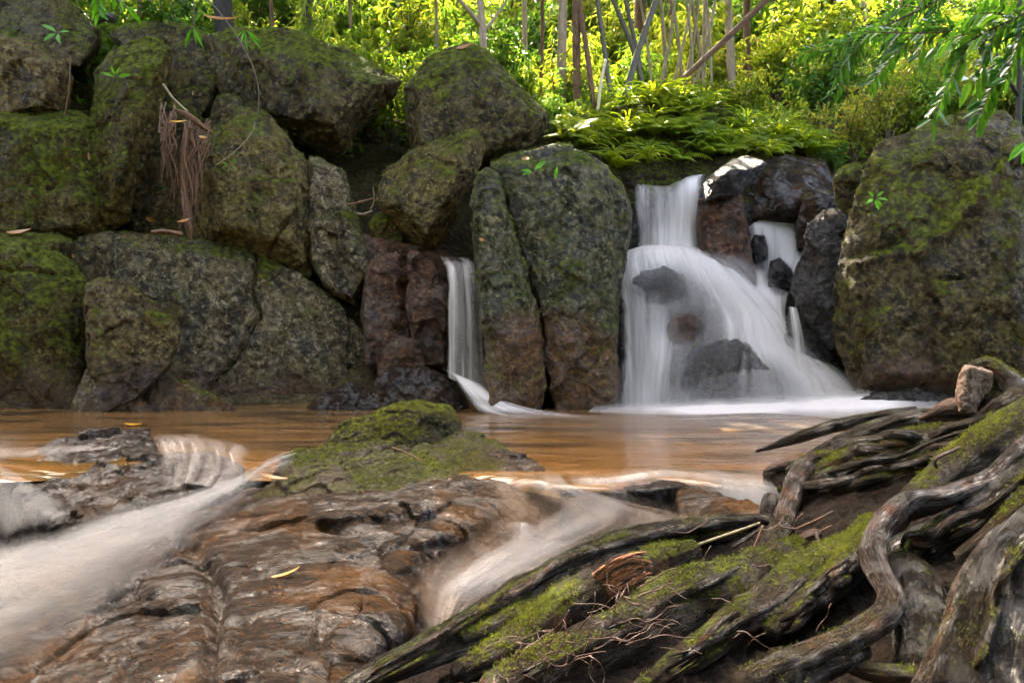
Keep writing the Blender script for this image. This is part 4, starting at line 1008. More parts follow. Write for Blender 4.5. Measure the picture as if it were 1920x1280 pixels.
TYPES = [('broad', 2600, 'lime', 'lime green broad leaved'), ('broad', 2800, 'midgreen', 'mid green broad leaved'), ('bamboo', 2800, 'yellow', 'yellow-green narrow leaved'),
         ('bamboo', 2600, 'lime', 'lime green narrow leaved'), ('pinnate', 2600, 'midgreen', 'green feathery'), ('twiggy', 2200, 'russet', 'twiggy russet-green small leaved'),
         ('broad', 2600, 'yellow', 'sunlit yellow broad leaved'), ('pinnate', 2400, 'lime', 'lime feathery'), ('broad', 2200, 'deep', 'dark green broad leaved')]
protos = []
for kd, n, mt, lab in TYPES:
    Bq, Sq = shrub_mesh(kd, n, mt)
    protos.append((Bq, Sq, M[mt], lab))
proto_mesh = {}
def place_shrub(ti, x, y, z, s, rz, zone, sz=1.0):
    Bq, Sq, mat, lab = protos[ti]
    root = empty('shrub', (x, y, z), None, 'shrub', 'shrubs on the slope behind the rocks')
    root['label'] = f'{lab} shrub {zone}'
    if ti not in proto_mesh:
        root.location = (0, 0, 0)
        c = Bq.done('crown', mat, root, smooth=False); s_ = Sq.done('stem', M['twig'], root)
        proto_mesh[ti] = (c.data, s_.data); root.location = (x, y, z)
    else:
        for nm, me in zip(('crown', 'stem'), proto_mesh[ti]):
            o = bpy.data.objects.new(nm, me); COL.objects.link(o); o.parent = root
    root.scale = (s, s, s * sz); root.rotation_euler = (0, 0, rz)
    return root

def zone_of(px, d):
    a = 'above the mossy wall' if px < 330 else 'above the great dark boulder' if px < 760 else 'behind the diamond boulder' if px < 1030 else \
        'around the bamboo poles' if px < 1340 else 'right of the pale pole' if px < 1600 else 'above the massive boulder'
    b = 'in the front row' if d < 14.4 else 'mid slope' if d < 18 else 'high up'
    return f'{b} {a}'
def wid(px):
    # which kinds grow where
    if px < 600: return [2, 6, 0, 3, 4, 1]
    if px < 1040: return [3, 1, 2, 0, 2]
    if px < 1340: return [2, 0, 3, 7, 2]
    if px < 1560: return [6, 0, 1, 4, 3]
    return [5, 5, 0, 1, 7, 6]
ids = 0
for d, stepx, sc_, jit in ((13.3, 125, .85, .4), (14.6, 135, .95, .5), (16.4, 140, 1.15, .6), (19.0, 145, 1.4, .8), (22.5, 150, 1.8, .9)):
    px = -90 + rng.uniform(0, 50)
    while px < 2010:
        dd = d + rng.uniform(-jit, jit)
        skip = (1120 < px < 1500 and d < 13.9) or (d < 13.9 and px > 1480 and px < 1560)
        if not skip:
            x = (px - CX) / F * dd
            z = float(zter(np.array([x]), np.array([dd]))[0]) - .15
            ts = wid(px)
            s = sc_ * rng.uniform(.8, 1.2)
            if 1120 < px < 1420 and d < 15: s *= .7
            place_shrub(ts[int(rng.integers(0, len(ts)))], x, dd, z, s, rng.uniform(0, 6.28), zone_of(px, dd), rng.uniform(.85, 1.15))
        px += stepx * rng.uniform(.75, 1.2)
for px, py, d, ti, s in [(1530, 300, 12.9, 5, .6), (1600, 285, 12.6, 5, .7), (1660, 262, 12.4, 5, .7), (1740, 245, 12.5, 0, .75), (1820, 225, 12.4, 5, .75), (1900, 215, 12.3, 1, .7), (1480, 268, 13.0, 6, .45), (1075, 262, 12.5, 2, .45), (1045, 250, 12.7, 3, .5), (990, 285, 12.2, 2, .35), (1130, 225, 12.9, 6, .4), (1560, 320, 12.3, 1, .4)]:
    p = W(px, py, d); place_shrub(ti, p[0], p[1], p[2] - .25 * s, s, rng.uniform(0, 6.28), zone_of(px, 13).replace('in the front row', 'low at the rocks'))

# far undergrowth that reads as one mass
FU = Build()
for ti, cnt in ((0, 34), (2, 34), (1, 26), (6, 40), (8, 16)):
    Bq = protos[ti][0]
    bv = np.vstack(Bq.v); bf = np.vstack(Bq.f[4])
    keep = rng.random(len(bf) // 2) < .55
    FUx = Build()
    for _ in range(cnt):
        dd = rng.uniform(24, 43); x = rng.uniform(-.78, .78) * dd
        s = rng.uniform(1.8, 3.0); a = rng.uniform(0, 6.28)
        z = float(zter(np.array([x]), np.array([dd]))[0])
        v = bv * s; v = np.stack([v[:, 0] * math.cos(a) - v[:, 1] * math.sin(a) + x, v[:, 0] * math.sin(a) + v[:, 1] * math.cos(a) + dd, v[:, 2] + z - .3], 1)
        FUx.add(v, bf)
    o = FUx.done('undergrowth', protos[ti][2], None, False, 'zero')
    tag(o, f'distant mass of {protos[ti][3]} undergrowth covering the upper hillside', 'undergrowth', None, 'stuff')

# low leafy ground cover on the near slope
GCb = Build()
n = 16000
yy = rng.uniform(12.3, 24, n); xx = rng.uniform(-.75, .75, n) * yy
zz = zter(xx, yy) + fbm(np.stack([xx, yy, zter(xx, yy)], 1) / 1.8, 4, 200) * .38
pos = np.stack([xx, yy, zz + rng.uniform(0, .35, n)], 1)
d = rand_dir(n); d[:, 2] = np.abs(d[:, 2]) * .6
v, f = leaves(pos, d, rand_dir(n) * .6 + np.array([0, -.2, 1.0]), rng.uniform(.10, .24, n), rng.uniform(.04, .09, n)); GCb.add(v, f)
o = GCb.done('ground_cover', M['lime'], None, False, 'zero'); tag(o, 'low leafy ground cover on the slope', 'ground cover', None, 'stuff')

# ------------------------------------------------------------------ trees
def crown_build(n, rx, ry, rz, ls):
    B = Build()
    nb = 60
    cl = rand_dir(nb) * (rng.random(nb) ** .45)[:, None]
    k = rng.integers(0, nb, n)
    p = cl[k] + rng.normal(size=(n, 3)) * .17
    pos = p * np.array([rx, ry, rz])
    ln = rng.uniform(.7, 1.3, n) * ls
    v, f = leaves(pos, rand_dir(n) * .8 + np.array([0, 0, -.2]), rand_dir(n) * .5 + np.array([0, 0, 1.0]), ln, ln * .45); B.add(v, f)
    return B
crown_me = None
def add_crown(root, c, r, rz):
    global crown_me
    loc = np.array(root.location)
    if crown_me is None:
        t = crown_build(7500, 1, 1, 1, .065)
        e = bpy.data.objects.new('tmp', None); COL.objects.link(e)
        o = t.done('crown', M['canopy'], e, False); crown_me = o.data; o.parent = root; bpy.data.objects.remove(e)
    else:
        o = bpy.data.objects.new('crown', crown_me); COL.objects.link(o); o.parent = root
    o.location = np.array(c) - loc; o.scale = (r, r, rz); o.rotation_euler = (0, 0, rng.uniform(0, 6.28))

def tree(label, path, mat, crown=None, cr=3, cz=1.6, branches=(), px=True, name='tree', cat='tree', group='trees on the slope', m=14, step=.15, ridge=.10, lump=.10):
    base = W(*path[0][:3]) if px else np.array(path[0][:3])
    root = empty(name, base, label, cat, group)
    P = [list(p) for p in path]
    v, f, uv = tube(P, m, step, ridge, lump, int(abs(base[0] * 13 + base[1] * 7)) % 97, px=px)
    B = Build(); B.add(v, f, uv); B.done('trunk', mat, root)
    for i, b in enumerate(branches):
        v, f, uv = tube(b, 8, step, .05, .1, i + 3, px=px); B = Build(); B.add(v, f, uv); B.done('branch', mat, root)
    if crown is not None:
        for c in (crown if isinstance(crown, list) else [crown]): add_crown(root, c, cr, cz)
    return root

def up(px, py, d, dx, ztop, r):
    """a path from a base pixel straight up to a height"""
    b = W(px, py, d); n = 6
    return [(b[0] + dx * t * (ztop - b[2]), d + .15 * math.sin(t * 5 + px), b[2] + t * (ztop - b[2]), r / F * d * (1 - .35 * t)) for t in np.linspace(-.05, 1, n)]
T_ = tree
CR = dict(cr=2.7, cz=1.35, px=False)
T_('straight pale pole-like tree standing right of the bamboo poles', up(1369, 165, 15.5, 0.0, 10.4, 8), M['trunk_pale'], [(4.2, 13.7, 10.1), (3.2, 12.3, 9.8)], **CR)
T_('brown slender tree just right of the pale pole tree', up(1401, 150, 16.5, .02, 12, 7), M['trunk_red'], None, px=False)
T_('thin pale sapling left of the pale pole tree', up(1322, 150, 15.2, -.01, 11.5, 5), M['trunk_pale'], None, px=False)
T_('red-brown rough tree with a second stem leaning beside it', up(1083, 205, 13.0, -.02, 10, 7.5), M['trunk_red'], [(.8, 12.6, 9.8), (.4, 13.7, 10.1)], **CR)
T_('slim red-brown leaning stem close beside the rough red-brown tree', [(1114, 205, 12.8, 5), (1104, 120, 12.8, 5), (1090, 30, 12.9, 4.5), (1080, -60, 12.9, 4)], M['trunk_red'])
T_('short grey tree trunk low left of the rough red-brown tree', up(1052, 215, 14.0, .01, 9.5, 9), M['trunk_pale'], None, px=False)
T_('stout pinkish trunk behind the crossing bamboo poles', up(1197, 160, 17.5, .01, 14, 11), M['trunk_red'], (2.6, 21, 14.5), **CR)
T_('pale forked sapling behind the peak of the diamond boulder', [(907, 110, 12.9, 7), (905, 60, 12.9, 6.5), (900, 0, 12.9, 6), (896, -80, 12.9, 5)], M['trunk_pale'],
   branches=[[(904, 52, 12.9, 4.5), (884, 25, 12.8, 4), (862, 2, 12.7, 3.5), (840, -30, 12.7, 3)], [(907, 60, 12.9, 4), (925, 38, 13, 3), (948, 5, 13.1, 2.5), (965, -30, 13.1, 2)]])
T_('dark thick trunk at the top edge above the great dark boulder', up(425, 60, 13.4, -.02, 10, 17), M['trunk_dark'], [(-5.0, 13.2, 9.9), (-5.4, 15.8, 10.3)], **CR)
T_('slim dark trunk right of the dark thick trunk', up(575, 60, 15.0, .03, 11, 9), M['trunk_dark'], [(-2.2, 13.2, 9.9), (-2.4, 15.8, 10.3)], **CR)
T_('thin brown stem between the two dark trunks', up(512, 60, 13.9, -.02, 9, 3.5), M['trunk_red'], None, px=False)
T_('thin brown stem left of the dark thick trunk', up(268, 50, 13.9, .04, 9, 4), M['trunk_red'], None, px=False)
T_('pale trunk at the top edge above the massive boulder', up(1703, 120, 17.5, -.01, 13, 12), M['trunk_pale'], None, px=False)
T_('grey trunk seen thinly between leaves right of the pale pole tree', up(1515, 200, 19, .0, 13, 8), M['trunk_pale'], None, px=False)
T_('spindly dark sapling at the right edge behind the massive boulder', [(1908, 260, 10.8, 6), (1912, 150, 10.8, 5), (1908, 60, 10.7, 4.5), (1918, -60, 10.7, 4)], M['trunk_dark'],
   branches=[[(1910, 180, 10.8, 4), (1885, 140, 10.7, 3), (1868, 100, 10.6, 2)]])
for px_, py_, d_, r_, wd_ in [(655, 90, 16, 4, 'pale'), (745, 120, 19, 4.5, 'brown'), (818, 110, 15.5, 3, 'pale'), (985, 150, 18, 5, 'pale'), (1015, 170, 15.5, 3.5, 'brown'), (1258, 150, 20, 6, 'brown'), (1450, 180, 21, 7, 'pale'), (1570, 170, 18.5, 4, 'brown'), (1625, 190, 22, 7, 'pale'), (1785, 190, 20, 6, 'brown'), (340, 40, 16, 5, 'pale'), (160, 30, 16, 4, 'brown')]:
    T_(f'thin {wd_} trunk among the leaves ' + ('at the top left edge' if px_ < 200 else 'right of the thin brown stem' if px_ < 400 else 'above the right half of the great dark boulder' if px_ < 700 else 'above the notch between the two topmost boulders' if px_ < 780 else 'left of the pale forked sapling' if px_ < 900 else 'right of the pale forked sapling' if px_ < 1000 else 'left of the short grey trunk' if px_ < 1100 else 'behind the bamboo clump' if px_ < 1300 else 'between the pale pole and the right branches' if px_ < 1500 else 'in the middle of the russet shrubs' if px_ < 1600 else 'left above the massive boulder' if px_ < 1700 else 'right above the massive boulder'),
       up(px_, py_, d_, rng.uniform(-.03, .03), 11.5, r_), M['trunk_pale' if wd_ == 'pale' else 'trunk_red'], None, px=False)
# trees out of the frame whose crowns shade the stream
T_('leaning slope tree beyond the right edge of the photo shading the stream', [(12.5, 13.0, 4.0, .28), (11.5, 13.2, 6, .24), (9.5, 13.8, 8.6, .2), (7.2, 14.2, 10, .12)], M['trunk_dark'], [(5.6, 13.2, 9.9), (5.9, 15.8, 10.3), (8.4, 13.6, 9.9), (8.6, 16, 10.3)], group='trees shading the stream', **CR)
T_('tall slope tree beyond the left edge of the photo shading the stream', [(-13.5, 13.0, 4.0, .28), (-12.6, 13.2, 6, .24), (-11.4, 13.8, 8.6, .2), (-10, 14.2, 10, .12)], M['trunk_dark'], [(-7.8, 13.2, 9.9), (-8.2, 15.8, 10.3), (-10.4, 13.4, 9.9), (-10.8, 16, 10.3)], group='trees shading the stream', **CR)

# unseen forest trees added round the viewpoint, so light comes mostly from overhead
for i, (x, y, z, r) in enumerate([(-12.5, 7.5, 3.4, 3.2), (-10.5, 2.5, 3.2, 3.6), (-9.5, -3, 3.2, 3.6), (-5, -7, 3.2, 3.8), (0.5, -8, 3.2, 3.8), (6, -7, 3.2, 3.8), (10, -3, 3.2, 3.6), (11, 2.5, 2.6, 3.0), (13.5, 7.5, 3.0, 2.8),
                                  (-11, 0, 7.5, 3.8), (-7.5, -8, 7.5, 4), (0, -10, 7.5, 4.2), (-12, 6, 7.5, 3.6)]):
    tree('unseen leafy forest tree added round the viewpoint to block low sky light', [(x, y, -1.0, .16), (x + .1, y, z * .5, .13), (x, y + .1, z, .10), (x, y, z + 1.5, .05)], M['trunk_dark'], (x, y, z), r, r * .95, px=False, group='unseen trees added to block low sky light')

for i, (x, y, z, r) in enumerate([(-4.6, 1.0, 9.2, 3.2), (.4, .6, 9.4, 3.2), (5.0, 1.0, 9.2, 3.2), (-2.2, -2.6, 9.0, 3.2), (3.0, -2.8, 9.0, 3.2)]):  # unseen crowns added overhead to darken the foreground
    tree('unseen tall leafy tree added over the viewpoint to shade the foreground', [(x * .8, -6.5, -1.0, .2), (x * .85, -5.5, 4, .16), (x * .95, -2.5 + y * .3, 7.5, .11), (x, y, z, .06)], M['trunk_dark'], (x, y, z), r, 1.5, px=False, group='unseen trees added to shade the foreground')

# bamboo and poles
def culm(label, path, mat, name='bamboo_culm', cat='bamboo', group='bamboo poles on the slope'):
    v, f, uv = tube(path, 10, .06, .0, .03, len(bpy.data.objects) % 50)
    P = np.array([[*W(a, b, d), r / F * d] for a, b, d, r in path])
    B = Build(); B.add(v, f, uv)
    o = B.done(name, mat); tag(o, label, cat, group); return o
culm('dark bamboo pole leaning right, left of the crossing pair', [(1144, 175, 13.0, 4.5), (1130, 70, 13.0, 4.5), (1117, -20, 13.0, 4)], M['bamboo_dark'])
culm('bamboo pole leaning left in the crossing pair', [(1206, 165, 13.4, 5), (1186, 90, 13.4, 5), (1143, -15, 13.4, 4)], M['bamboo_dark'])
culm('thick bamboo pole leaning right in the crossing pair', [(1172, 185, 13.1, 6.5), (1192, 110, 13.1, 6), (1238, -20, 13.1, 5.5)], M['bamboo_dark'])
culm('short dark bamboo pole above the crossing pair', [(1202, 130, 13.8, 4), (1186, 60, 13.8, 4), (1168, -20, 13.8, 4)], M['bamboo_dark'])
culm('bare cream stick standing upright in the ferns', [(1120, 225, 12.4, 3), (1126, 160, 12.4, 3.2), (1136, 112, 12.4, 2.4)], M['cream'], 'stick', 'stick', None)
culm('long red-brown fallen pole slanting across the pale pole tree', [(1278, 150, 12.7, 5), (1360, 75, 12.6, 5.5), (1450, -12, 12.5, 6)], M['trunk_red'], 'fallen_pole', 'pole', None)
words = ['leftmost', 'second', 'third', 'fourth', 'fifth', 'sixth', 'seventh', 'eighth', 'ninth', 'tenth']
for i, (a, b) in enumerate([(1222, 1196), (1240, 1268), (1248, 1236), (1262, 1300), (1280, 1256), (1285, 1312), (1300, 1284), (1304, 1346), (1318, 1292), (1334, 1322)]):
    culm(f'{words[i]} of the ten grey bamboo culms clumped left of the pale pole tree', [(a, 160, 14.2 + .12 * (i % 3), 2.6 + 1.5 * (i % 3) / 2), ((a + b) / 2 + 3, 70, 14.2 + .1 * (i % 3), 2.5 + 1.3 * (i % 3) / 2), (b, -25, 14.2, 2.2 + (i % 3) / 2)], M['bamboo'])
# ------------------------------------------------------------------ ferns
bpy.context.view_layer.update()
def fern_build(kind):
    B = Build()
    nf = 22 if kind == 'strap' else 9
    for i in range(nf):
        a = i / nf * 6.28 + rng.uniform(-.2, .2); L = rng.uniform(.75, 1.35); e = rng.uniform(.85, 1.45)
        n = 12; t = np.linspace(0, 1, n)
        rad = L * (math.cos(e) * t + .38 * t ** 2.4); h = L * (math.sin(e) * t - .50 * t ** 2.8)
        C = np.stack([rad * math.cos(a), rad * math.sin(a), h], 1)
        s = np.array([-math.sin(a), math.cos(a), 0])
        if kind == 'strap':
            w = .024 * np.sin(np.pi * np.clip(t * .92 + .07, 0, 1)) ** .7
            v = np.stack([C - s * w[:, None] + np.array([0, 0, .03]), C, C + s * w[:, None] + np.array([0, 0, .03])], 1).reshape(-1, 3)
            B.add(v, grid_faces(n, 3))
        else:
            m = 18; tt = np.linspace(.12, .97, m)
            pos = np.stack([np.interp(tt, t, C[:, q]) for q in range(3)], 1)
            T = np.gradient(pos, axis=0); T /= np.linalg.norm(T, axis=1)[:, None]
            w = .26 * np.sin(np.pi * (tt * .85 + .15)) ** .8 * L
            for sg in (-1, 1):
                v, f = leaves(pos, s * sg + T * .45 - np.array([0, 0, .25]), np.tile([0, 0, 1.0], (m, 1)), w, .045, .1, .2); B.add(v, f)
            v, f, uv = tube(np.c_[C, np.full(n, .006)], 4, .1, 0, 0, 0, px=False, caps=False); B.add(v, f, uv)
    return B
fme = {}
def fern(kind, p, s, rz, label):
    if kind not in fme:
        e = bpy.data.objects.new('tmp', None); COL.objects.link(e)
        o = fern_build(kind).done('fern', M['fern'], e, False); bpy.data.objects.remove(e); fme[kind] = o.data
    else:
        o = bpy.data.objects.new('fern', fme[kind]); COL.objects.link(o)
    o.location = p; o.scale = (s, s, s); o.rotation_euler = (rng.uniform(.1, .6), rng.uniform(-.35, .35), 0)
    tag(o, label, 'fern', 'ferns on the earth bank')
FS = []
for i in range(80):
    px = rng.uniform(1060, 1540); py = rng.uniform(190, 330)
    lo = 330 if px < 1400 else 310
    tp = np.interp(px, [1050, 1130, 1220, 1300, 1400, 1480, 1560], [255, 210, 190, 180, 215, 258, 295])
    py = tp + (lo - tp) * rng.random() ** 1.2 * .92
    p, nr, ob = hit(px, py)
    if ob is None or not ob.name.startswith('earth_bank'): continue
    strap = rng.random() < .4
    FS.append((px, py, p, strap))
for px, py, p, strap in FS:
    sd = 'left' if px < 1230 else 'middle' if px < 1400 else 'right'
    lv = 'crest' if py < np.interp(px, [1050, 1300, 1560], [255, 180, 295]) + 45 else 'face'
    fern('strap' if strap else 'plume', p, rng.uniform(.30, .58), rng.uniform(0, 6.28), f"{'strap leaved' if strap else 'feathery'} fern on the {sd} {lv} of the earth bank above the main fall")

# ------------------------------------------------------------------ overhanging branches, top right
def leafy_branch(label, path, n, ln, mat, seed, name='leafy_branch', cat='branch', group='leafy branches hanging into the top right', spread=.9, wr=.34, sub=3):
    P = np.array([[*W(a, b, d), r / F * d] for a, b, d, r in path])
    root = empty(name, P[0][:3], label, cat, group)
    v, f, uv = tube(P, 7, .04, 0, .08, seed, px=False); S = Build(); S.add(v, f, uv)
    B = Build()
    C = catmull(P[:, :3], 60)
    T = np.gradient(C, axis=0); T /= np.linalg.norm(T, axis=1)[:, None]
    for i in range(sub):
        k = int(12 + i * 44 / max(1, sub)); sg = 1 if i % 2 else -1
        side = np.cross(T[k], [0, 1, .2]); side /= np.linalg.norm(side)
        e = C[k] + (side * sg * .5 + T[k] * .8 + rng.normal(size=3) * .15) * rng.uniform(.25, .45) + np.array([0, 0, -.08])
        q = np.array([[*C[k], .004], [*(C[k] * .5 + e * .5 + np.array([0, 0, .02])), .003], [*e, .002]])
        v, f, uv = tube(q, 5, .05, 0, 0, i, px=False); S.add(v, f, uv)
        c2 = catmull(q[:, :3], 14)
        t2 = np.gradient(c2, axis=0); t2 /= np.linalg.norm(t2, axis=1)[:, None]
        for sg2 in (-1, 1):
            s2 = np.cross(t2, [0, .5, 1]); s2 /= np.linalg.norm(s2, axis=1)[:, None]
            m = len(c2) - 2
            v, f = leaves(c2[2:], s2[2:] * sg2 * spread + t2[2:] * .6 + rng.normal(size=(m, 3)) * .12 + np.array([0, 0, -.08]), rand_dir(m) * .5 + np.array([0, -.35, .8]), ln * rng.uniform(.75, 1.15, m), ln * wr, .15, .25); B.add(v, f)
    k = np.linspace(10, 59, n).astype(int)
    for sg2 in (-1, 1):
        s2 = np.cross(T[k], [0, .5, 1]); s2 /= np.linalg.norm(s2, axis=1)[:, None]
        v, f = leaves(C[k], s2 * sg2 * spread + T[k] * .6 + rng.normal(size=(n, 3)) * .15 + np.array([0, 0, -.08]), rand_dir(n) * .5 + np.array([0, -.35, .8]), ln * rng.uniform(.75, 1.2, n), ln * wr, .15, .25); B.add(v, f)
    S.done('twig', M['twig'], root); B.done('foliage', mat, root, False)
    return root
leafy_branch('big leaved dark green branch dipping in at the top right corner', [(2010, -40, 4.2, 4), (1930, 20, 4.2, 3), (1850, 60, 4.15, 2), (1790, 95, 4.1, 1)], 14, .125, M['branchleaf'], 1, wr=.30, sub=6)
leafy_branch('fine leaved dark branch sweeping left along the top right', [(1850, -60, 6.0, 3), (1760, 0, 6.0, 2.5), (1670, 45, 5.95, 2), (1580, 85, 5.9, 1)], 20, .13, M['branchleaf'], 2, wr=.24, sub=6)
leafy_branch('small dark branch tip reaching lowest left at the top right', [(1760, -40, 6.4, 3), (1690, 50, 6.3, 2), (1620, 75, 6.2, 1.5), (1545, 100, 6.2, 1)], 16, .12, M['branchleaf'], 3, wr=.24, sub=5)
leafy_branch('hanging cluster of large green leaves at the right edge above the massive boulder', [(1990, 60, 4.6, 3), (1930, 95, 4.6, 2.5), (1870, 120, 4.6, 2), (1820, 150, 4.6, 1)], 7, .15, M['branchleaf'], 4, sub=2)
leafy_branch('dark twig with paired leaflets left of the large leaf cluster', [(1840, 40, 5.2, 2), (1770, 60, 5.2, 1.6), (1700, 62, 5.2, 1.3), (1620, 60, 5.2, 1)], 16, .11, M['branchleaf'], 5, wr=.36, sub=2)
leafy_branch('green leafy spray at the top left edge above the mossy wall', [(160, -60, 9.6, 3), (190, -20, 9.5, 2), (225, 5, 9.5, 1.5), (250, 22, 9.4, 1)], 8, .16, M['sprout'], 6, group=None, sub=1)

# ------------------------------------------------------------------ small plants, leaves and twigs lying about
def fan(name, label, cat, p, dirs, ln, wr, mat, stem=None, group=None, nor=(0, -1, .4)):
    root = empty(name, p, label, cat, group)
    B = Build(); d = np.array(dirs, dtype=float)
    n = len(d)
    v, f = leaves(np.tile(p, (n, 1)) + d / np.linalg.norm(d, axis=1)[:, None] * .02, d, np.tile(np.array(nor, dtype=float), (n, 1)) + rng.normal(size=(n, 3)) * .2, np.array(ln), np.array(ln) * wr, .15, .2)
    B.add(v, f); B.done('leaf', mat, root, False)
    if stem is not None:
        v, f, uv = tube(stem, 6, .03, 0, .05, 1, px=True); S = Build(); S.add(v, f, uv); S.done('stem', M['twig'], root)
    return root
fan('bamboo_twig', 'long thin bamboo twig arching down with a fan of pointed green leaves', 'twig', W(460, 55, 9.4), [(-.3, 0, -.25), (.05, 0, -1), (.6, 0, -.7), (.5, 0, -.4), (-.15, -.3, -.8)], [.14, .24, .26, .22, .18], .13, M['sprout'],
    [(368, -20, 9.4, 1.4), (410, 22, 9.4, 1.4), (448, 75, 9.35, 1.3), (474, 125, 9.3, 1.1), (485, 170, 9.3, 1.0), (484, 215, 9.3, .7)])
fan('bamboo_twig', 'short bamboo twig with drooping green leaves left of the long arching twig', 'twig', W(362, 48, 9.5), [(-.35, 0, -.9), (-.5, 0, -1.0), (.4, 0, -.9), (.2, 0, -1), (.3, 0, .6)], [.24, .26, .27, .2, .2], .14, M['sprout'],
    [(362, -20, 9.5, 1.2), (364, 20, 9.5, 1.2), (362, 48, 9.5, 1)])
fan('seedling', 'bright green seedling growing on the dark boulder in the top left corner', 'seedling', W(108, 62, 10.9), [(-.8, -.2, .5), (.7, -.2, .1), (.2, -.3, -.5), (-.5, -.3, -.4)], [.22, .16, .18, .2], .36, M['sprout'], [(116, 90, 10.9, 1.5), (112, 75, 10.9, 1.3), (108, 62, 10.9, 1)])
fan('seedling', 'green and pink leaved seedling rooted on the broad green-stained column', 'seedling', W(1000, 322, 9.25), [(.8, -.2, .75), (-.9, -.3, .1), (-.7, -.3, -.2), (.3, -.4, .3)], [.18, .13, .12, .1], .32, M['sprout'], [(1003, 352, 9.3, 1.3), (1001, 338, 9.25, 1.2), (1000, 322, 9.25, 1)])
fan('seedling', 'single leaf shoot right of the pink leaved seedling', 'seedling', W(1042, 338, 9.22), [(.05, -.2, 1), (-.1, -.2, .8)], [.15, .1], .25, M['sprout'])
fan('seedling', 'small leafy seedling clinging to the face of the massive boulder', 'seedling', W(1640, 372, 8.85), [(.5, -.3, .5), (-.5, -.3, .4), (.6, -.4, -.1), (-.6, -.3, -.3), (.1, -.4, -.7), (.3, -.4, -.5)], [.10, .1, .12, .12, .13, .1], .36, M['sprout'])
fan('leaf_shoot', 'green leaf poking in at the right edge beside the massive boulder', 'leaf', W(1928, 262, 7.0), [(-.6, 0, -.6), (-.2, 0, -1)], [.22, .2], .34, M['sprout'])
fan('seedling', 'yellowish star shaped seedling on the pointed olive boulder', 'seedling', W(432, 310, 9.5), [(-.8, -.2, .3), (.5, -.2, .5), (.6, -.3, -.3), (-.2, -.3, -.7), (-.7, -.3, -.2)], [.1, .1, .09, .09, .08], .2, M['lime'])
fan('seedling', 'small green seedling sheltering on the stepped mossy wall', 'seedling', W(218, 145, 9.65), [(-.9, -.2, .3), (.8, -.2, .1), (.3, -.3, .5), (-.2, -.3, .6)], [.16, .18, .12, .12], .26, M['sprout'])

def flat_leaf(label, px, py, ang, ln, wr, mat, lift=.012, stand=0.0, d=None, name='fallen_leaf'):
    if d is None:
        p, nr, ob = hit(px, py)
    else: p, nr = W(px, py, d), np.array([0, -.5, .85])
    if nr @ np.array([0, -1, 0.2]) < 0 and nr[2] < 0: nr = -nr
    nr = nr + np.array([0, 0, stand]); nr /= np.linalg.norm(nr)
    n = 14; t = np.linspace(0, 1, n)
    dv = np.array([math.cos(ang), 0, math.sin(ang)]); dv = dv - nr * (dv @ nr)
    if np.linalg.norm(dv) < .2: dv = np.array([math.cos(ang), math.sin(ang), 0]); dv = dv - nr * (dv @ nr)
    dv /= np.linalg.norm(dv)
    s = np.cross(nr, dv)
    w = ln * wr * .5 * np.sin(np.pi * np.clip(t, .02, .98)) ** .8 * (1.15 - .5 * t)
    c = p + nr * lift + dv * ((t - .5) * ln)[:, None] + nr * (.10 * ln * (2 * t - 1) ** 2)[:, None]
    a = c + s * w[:, None] + nr * (w * .45)[:, None]; b = c - s * w[:, None] + nr * (w * .25)[:, None]
    v = np.stack([a, c, b], 1).reshape(-1, 3); v = np.vstack([v, v - nr * .003])
    k = n * 3
    f = [grid_faces(n, 3), grid_faces(n, 3, k)[:, ::-1]]
    o = mesh_np(name, v, f, mat); tag(o, label, 'leaf', 'fallen leaves')
    return o
flat_leaf('orange dead leaf lying on the ledge in the left corner', 132, 480, .1, .18, .42, M['dry'])
flat_leaf('curled brown dead leaf on the mossy ledge at the left edge', 40, 440, .0, .34, .3, M['dry'], .03)
flat_leaf('yellow leaf floating on the pool at the left', 250, 799, -.15, .17, .34, M['yleaf'])
flat_leaf('curled tan leaf resting on the shoulder of the broad mossy rock', 512, 902, .35, .16, .26, M['dry'], .02)
flat_leaf('slender tan leaf lying on the wet orange slab', 540, 1080, .06, .13, .15, M['yleaf'], .012)
flat_leaf('red-brown fallen leaf on the peak of the diamond boulder', 872, 90, .1, .24, .3, M['dry'], .02)
flat_leaf('large brown dead leaf on top of the great dark boulder', 420, 42, -.25, .55, .22, M['dry'], .03, d=10.9)
flat_leaf('pinkish dead leaf standing at the seedling on the broad column', 985, 302, 1.4, .14, .6, M['dry'], .02, d=9.3)
flat_leaf('orange leaf stuck under the border root', 898, 1196, .4, .075, .4, M['dry'], .012)
flat_leaf('small orange leaf stuck on the upright slab', 905, 450, -.5, .09, .5, M['dry'], .012)
flat_leaf('tan bamboo sheath stuck on the mossy wall', 165, 294, 1.5, .13, .26, M['dry'], .012)
flat_leaf('dead orange leaf at the foot of the hanging roots', 285, 412, -.3, .15, .5, M['dry'], .02)
flat_leaf('rust coloured dead leaf caught low in the hanging roots', 345, 418, 1.1, .17, .4, M['dry'], .02, d=9.85)
flat_leaf('pale dead leaf caught at the top of the hanging roots', 336, 232, .4, .2, .25, M['yleaf'], .02, d=9.85)
flat_leaf('brown dead leaf wedged right of the hanging roots', 382, 262, -.9, .16, .4, M['dry'], .02, d=9.85)
flat_leaf('thin dead stalk hanging from the great dark boulder below the long twig', 362, 176, 1.5, .10, .2, M['dry'], .012)

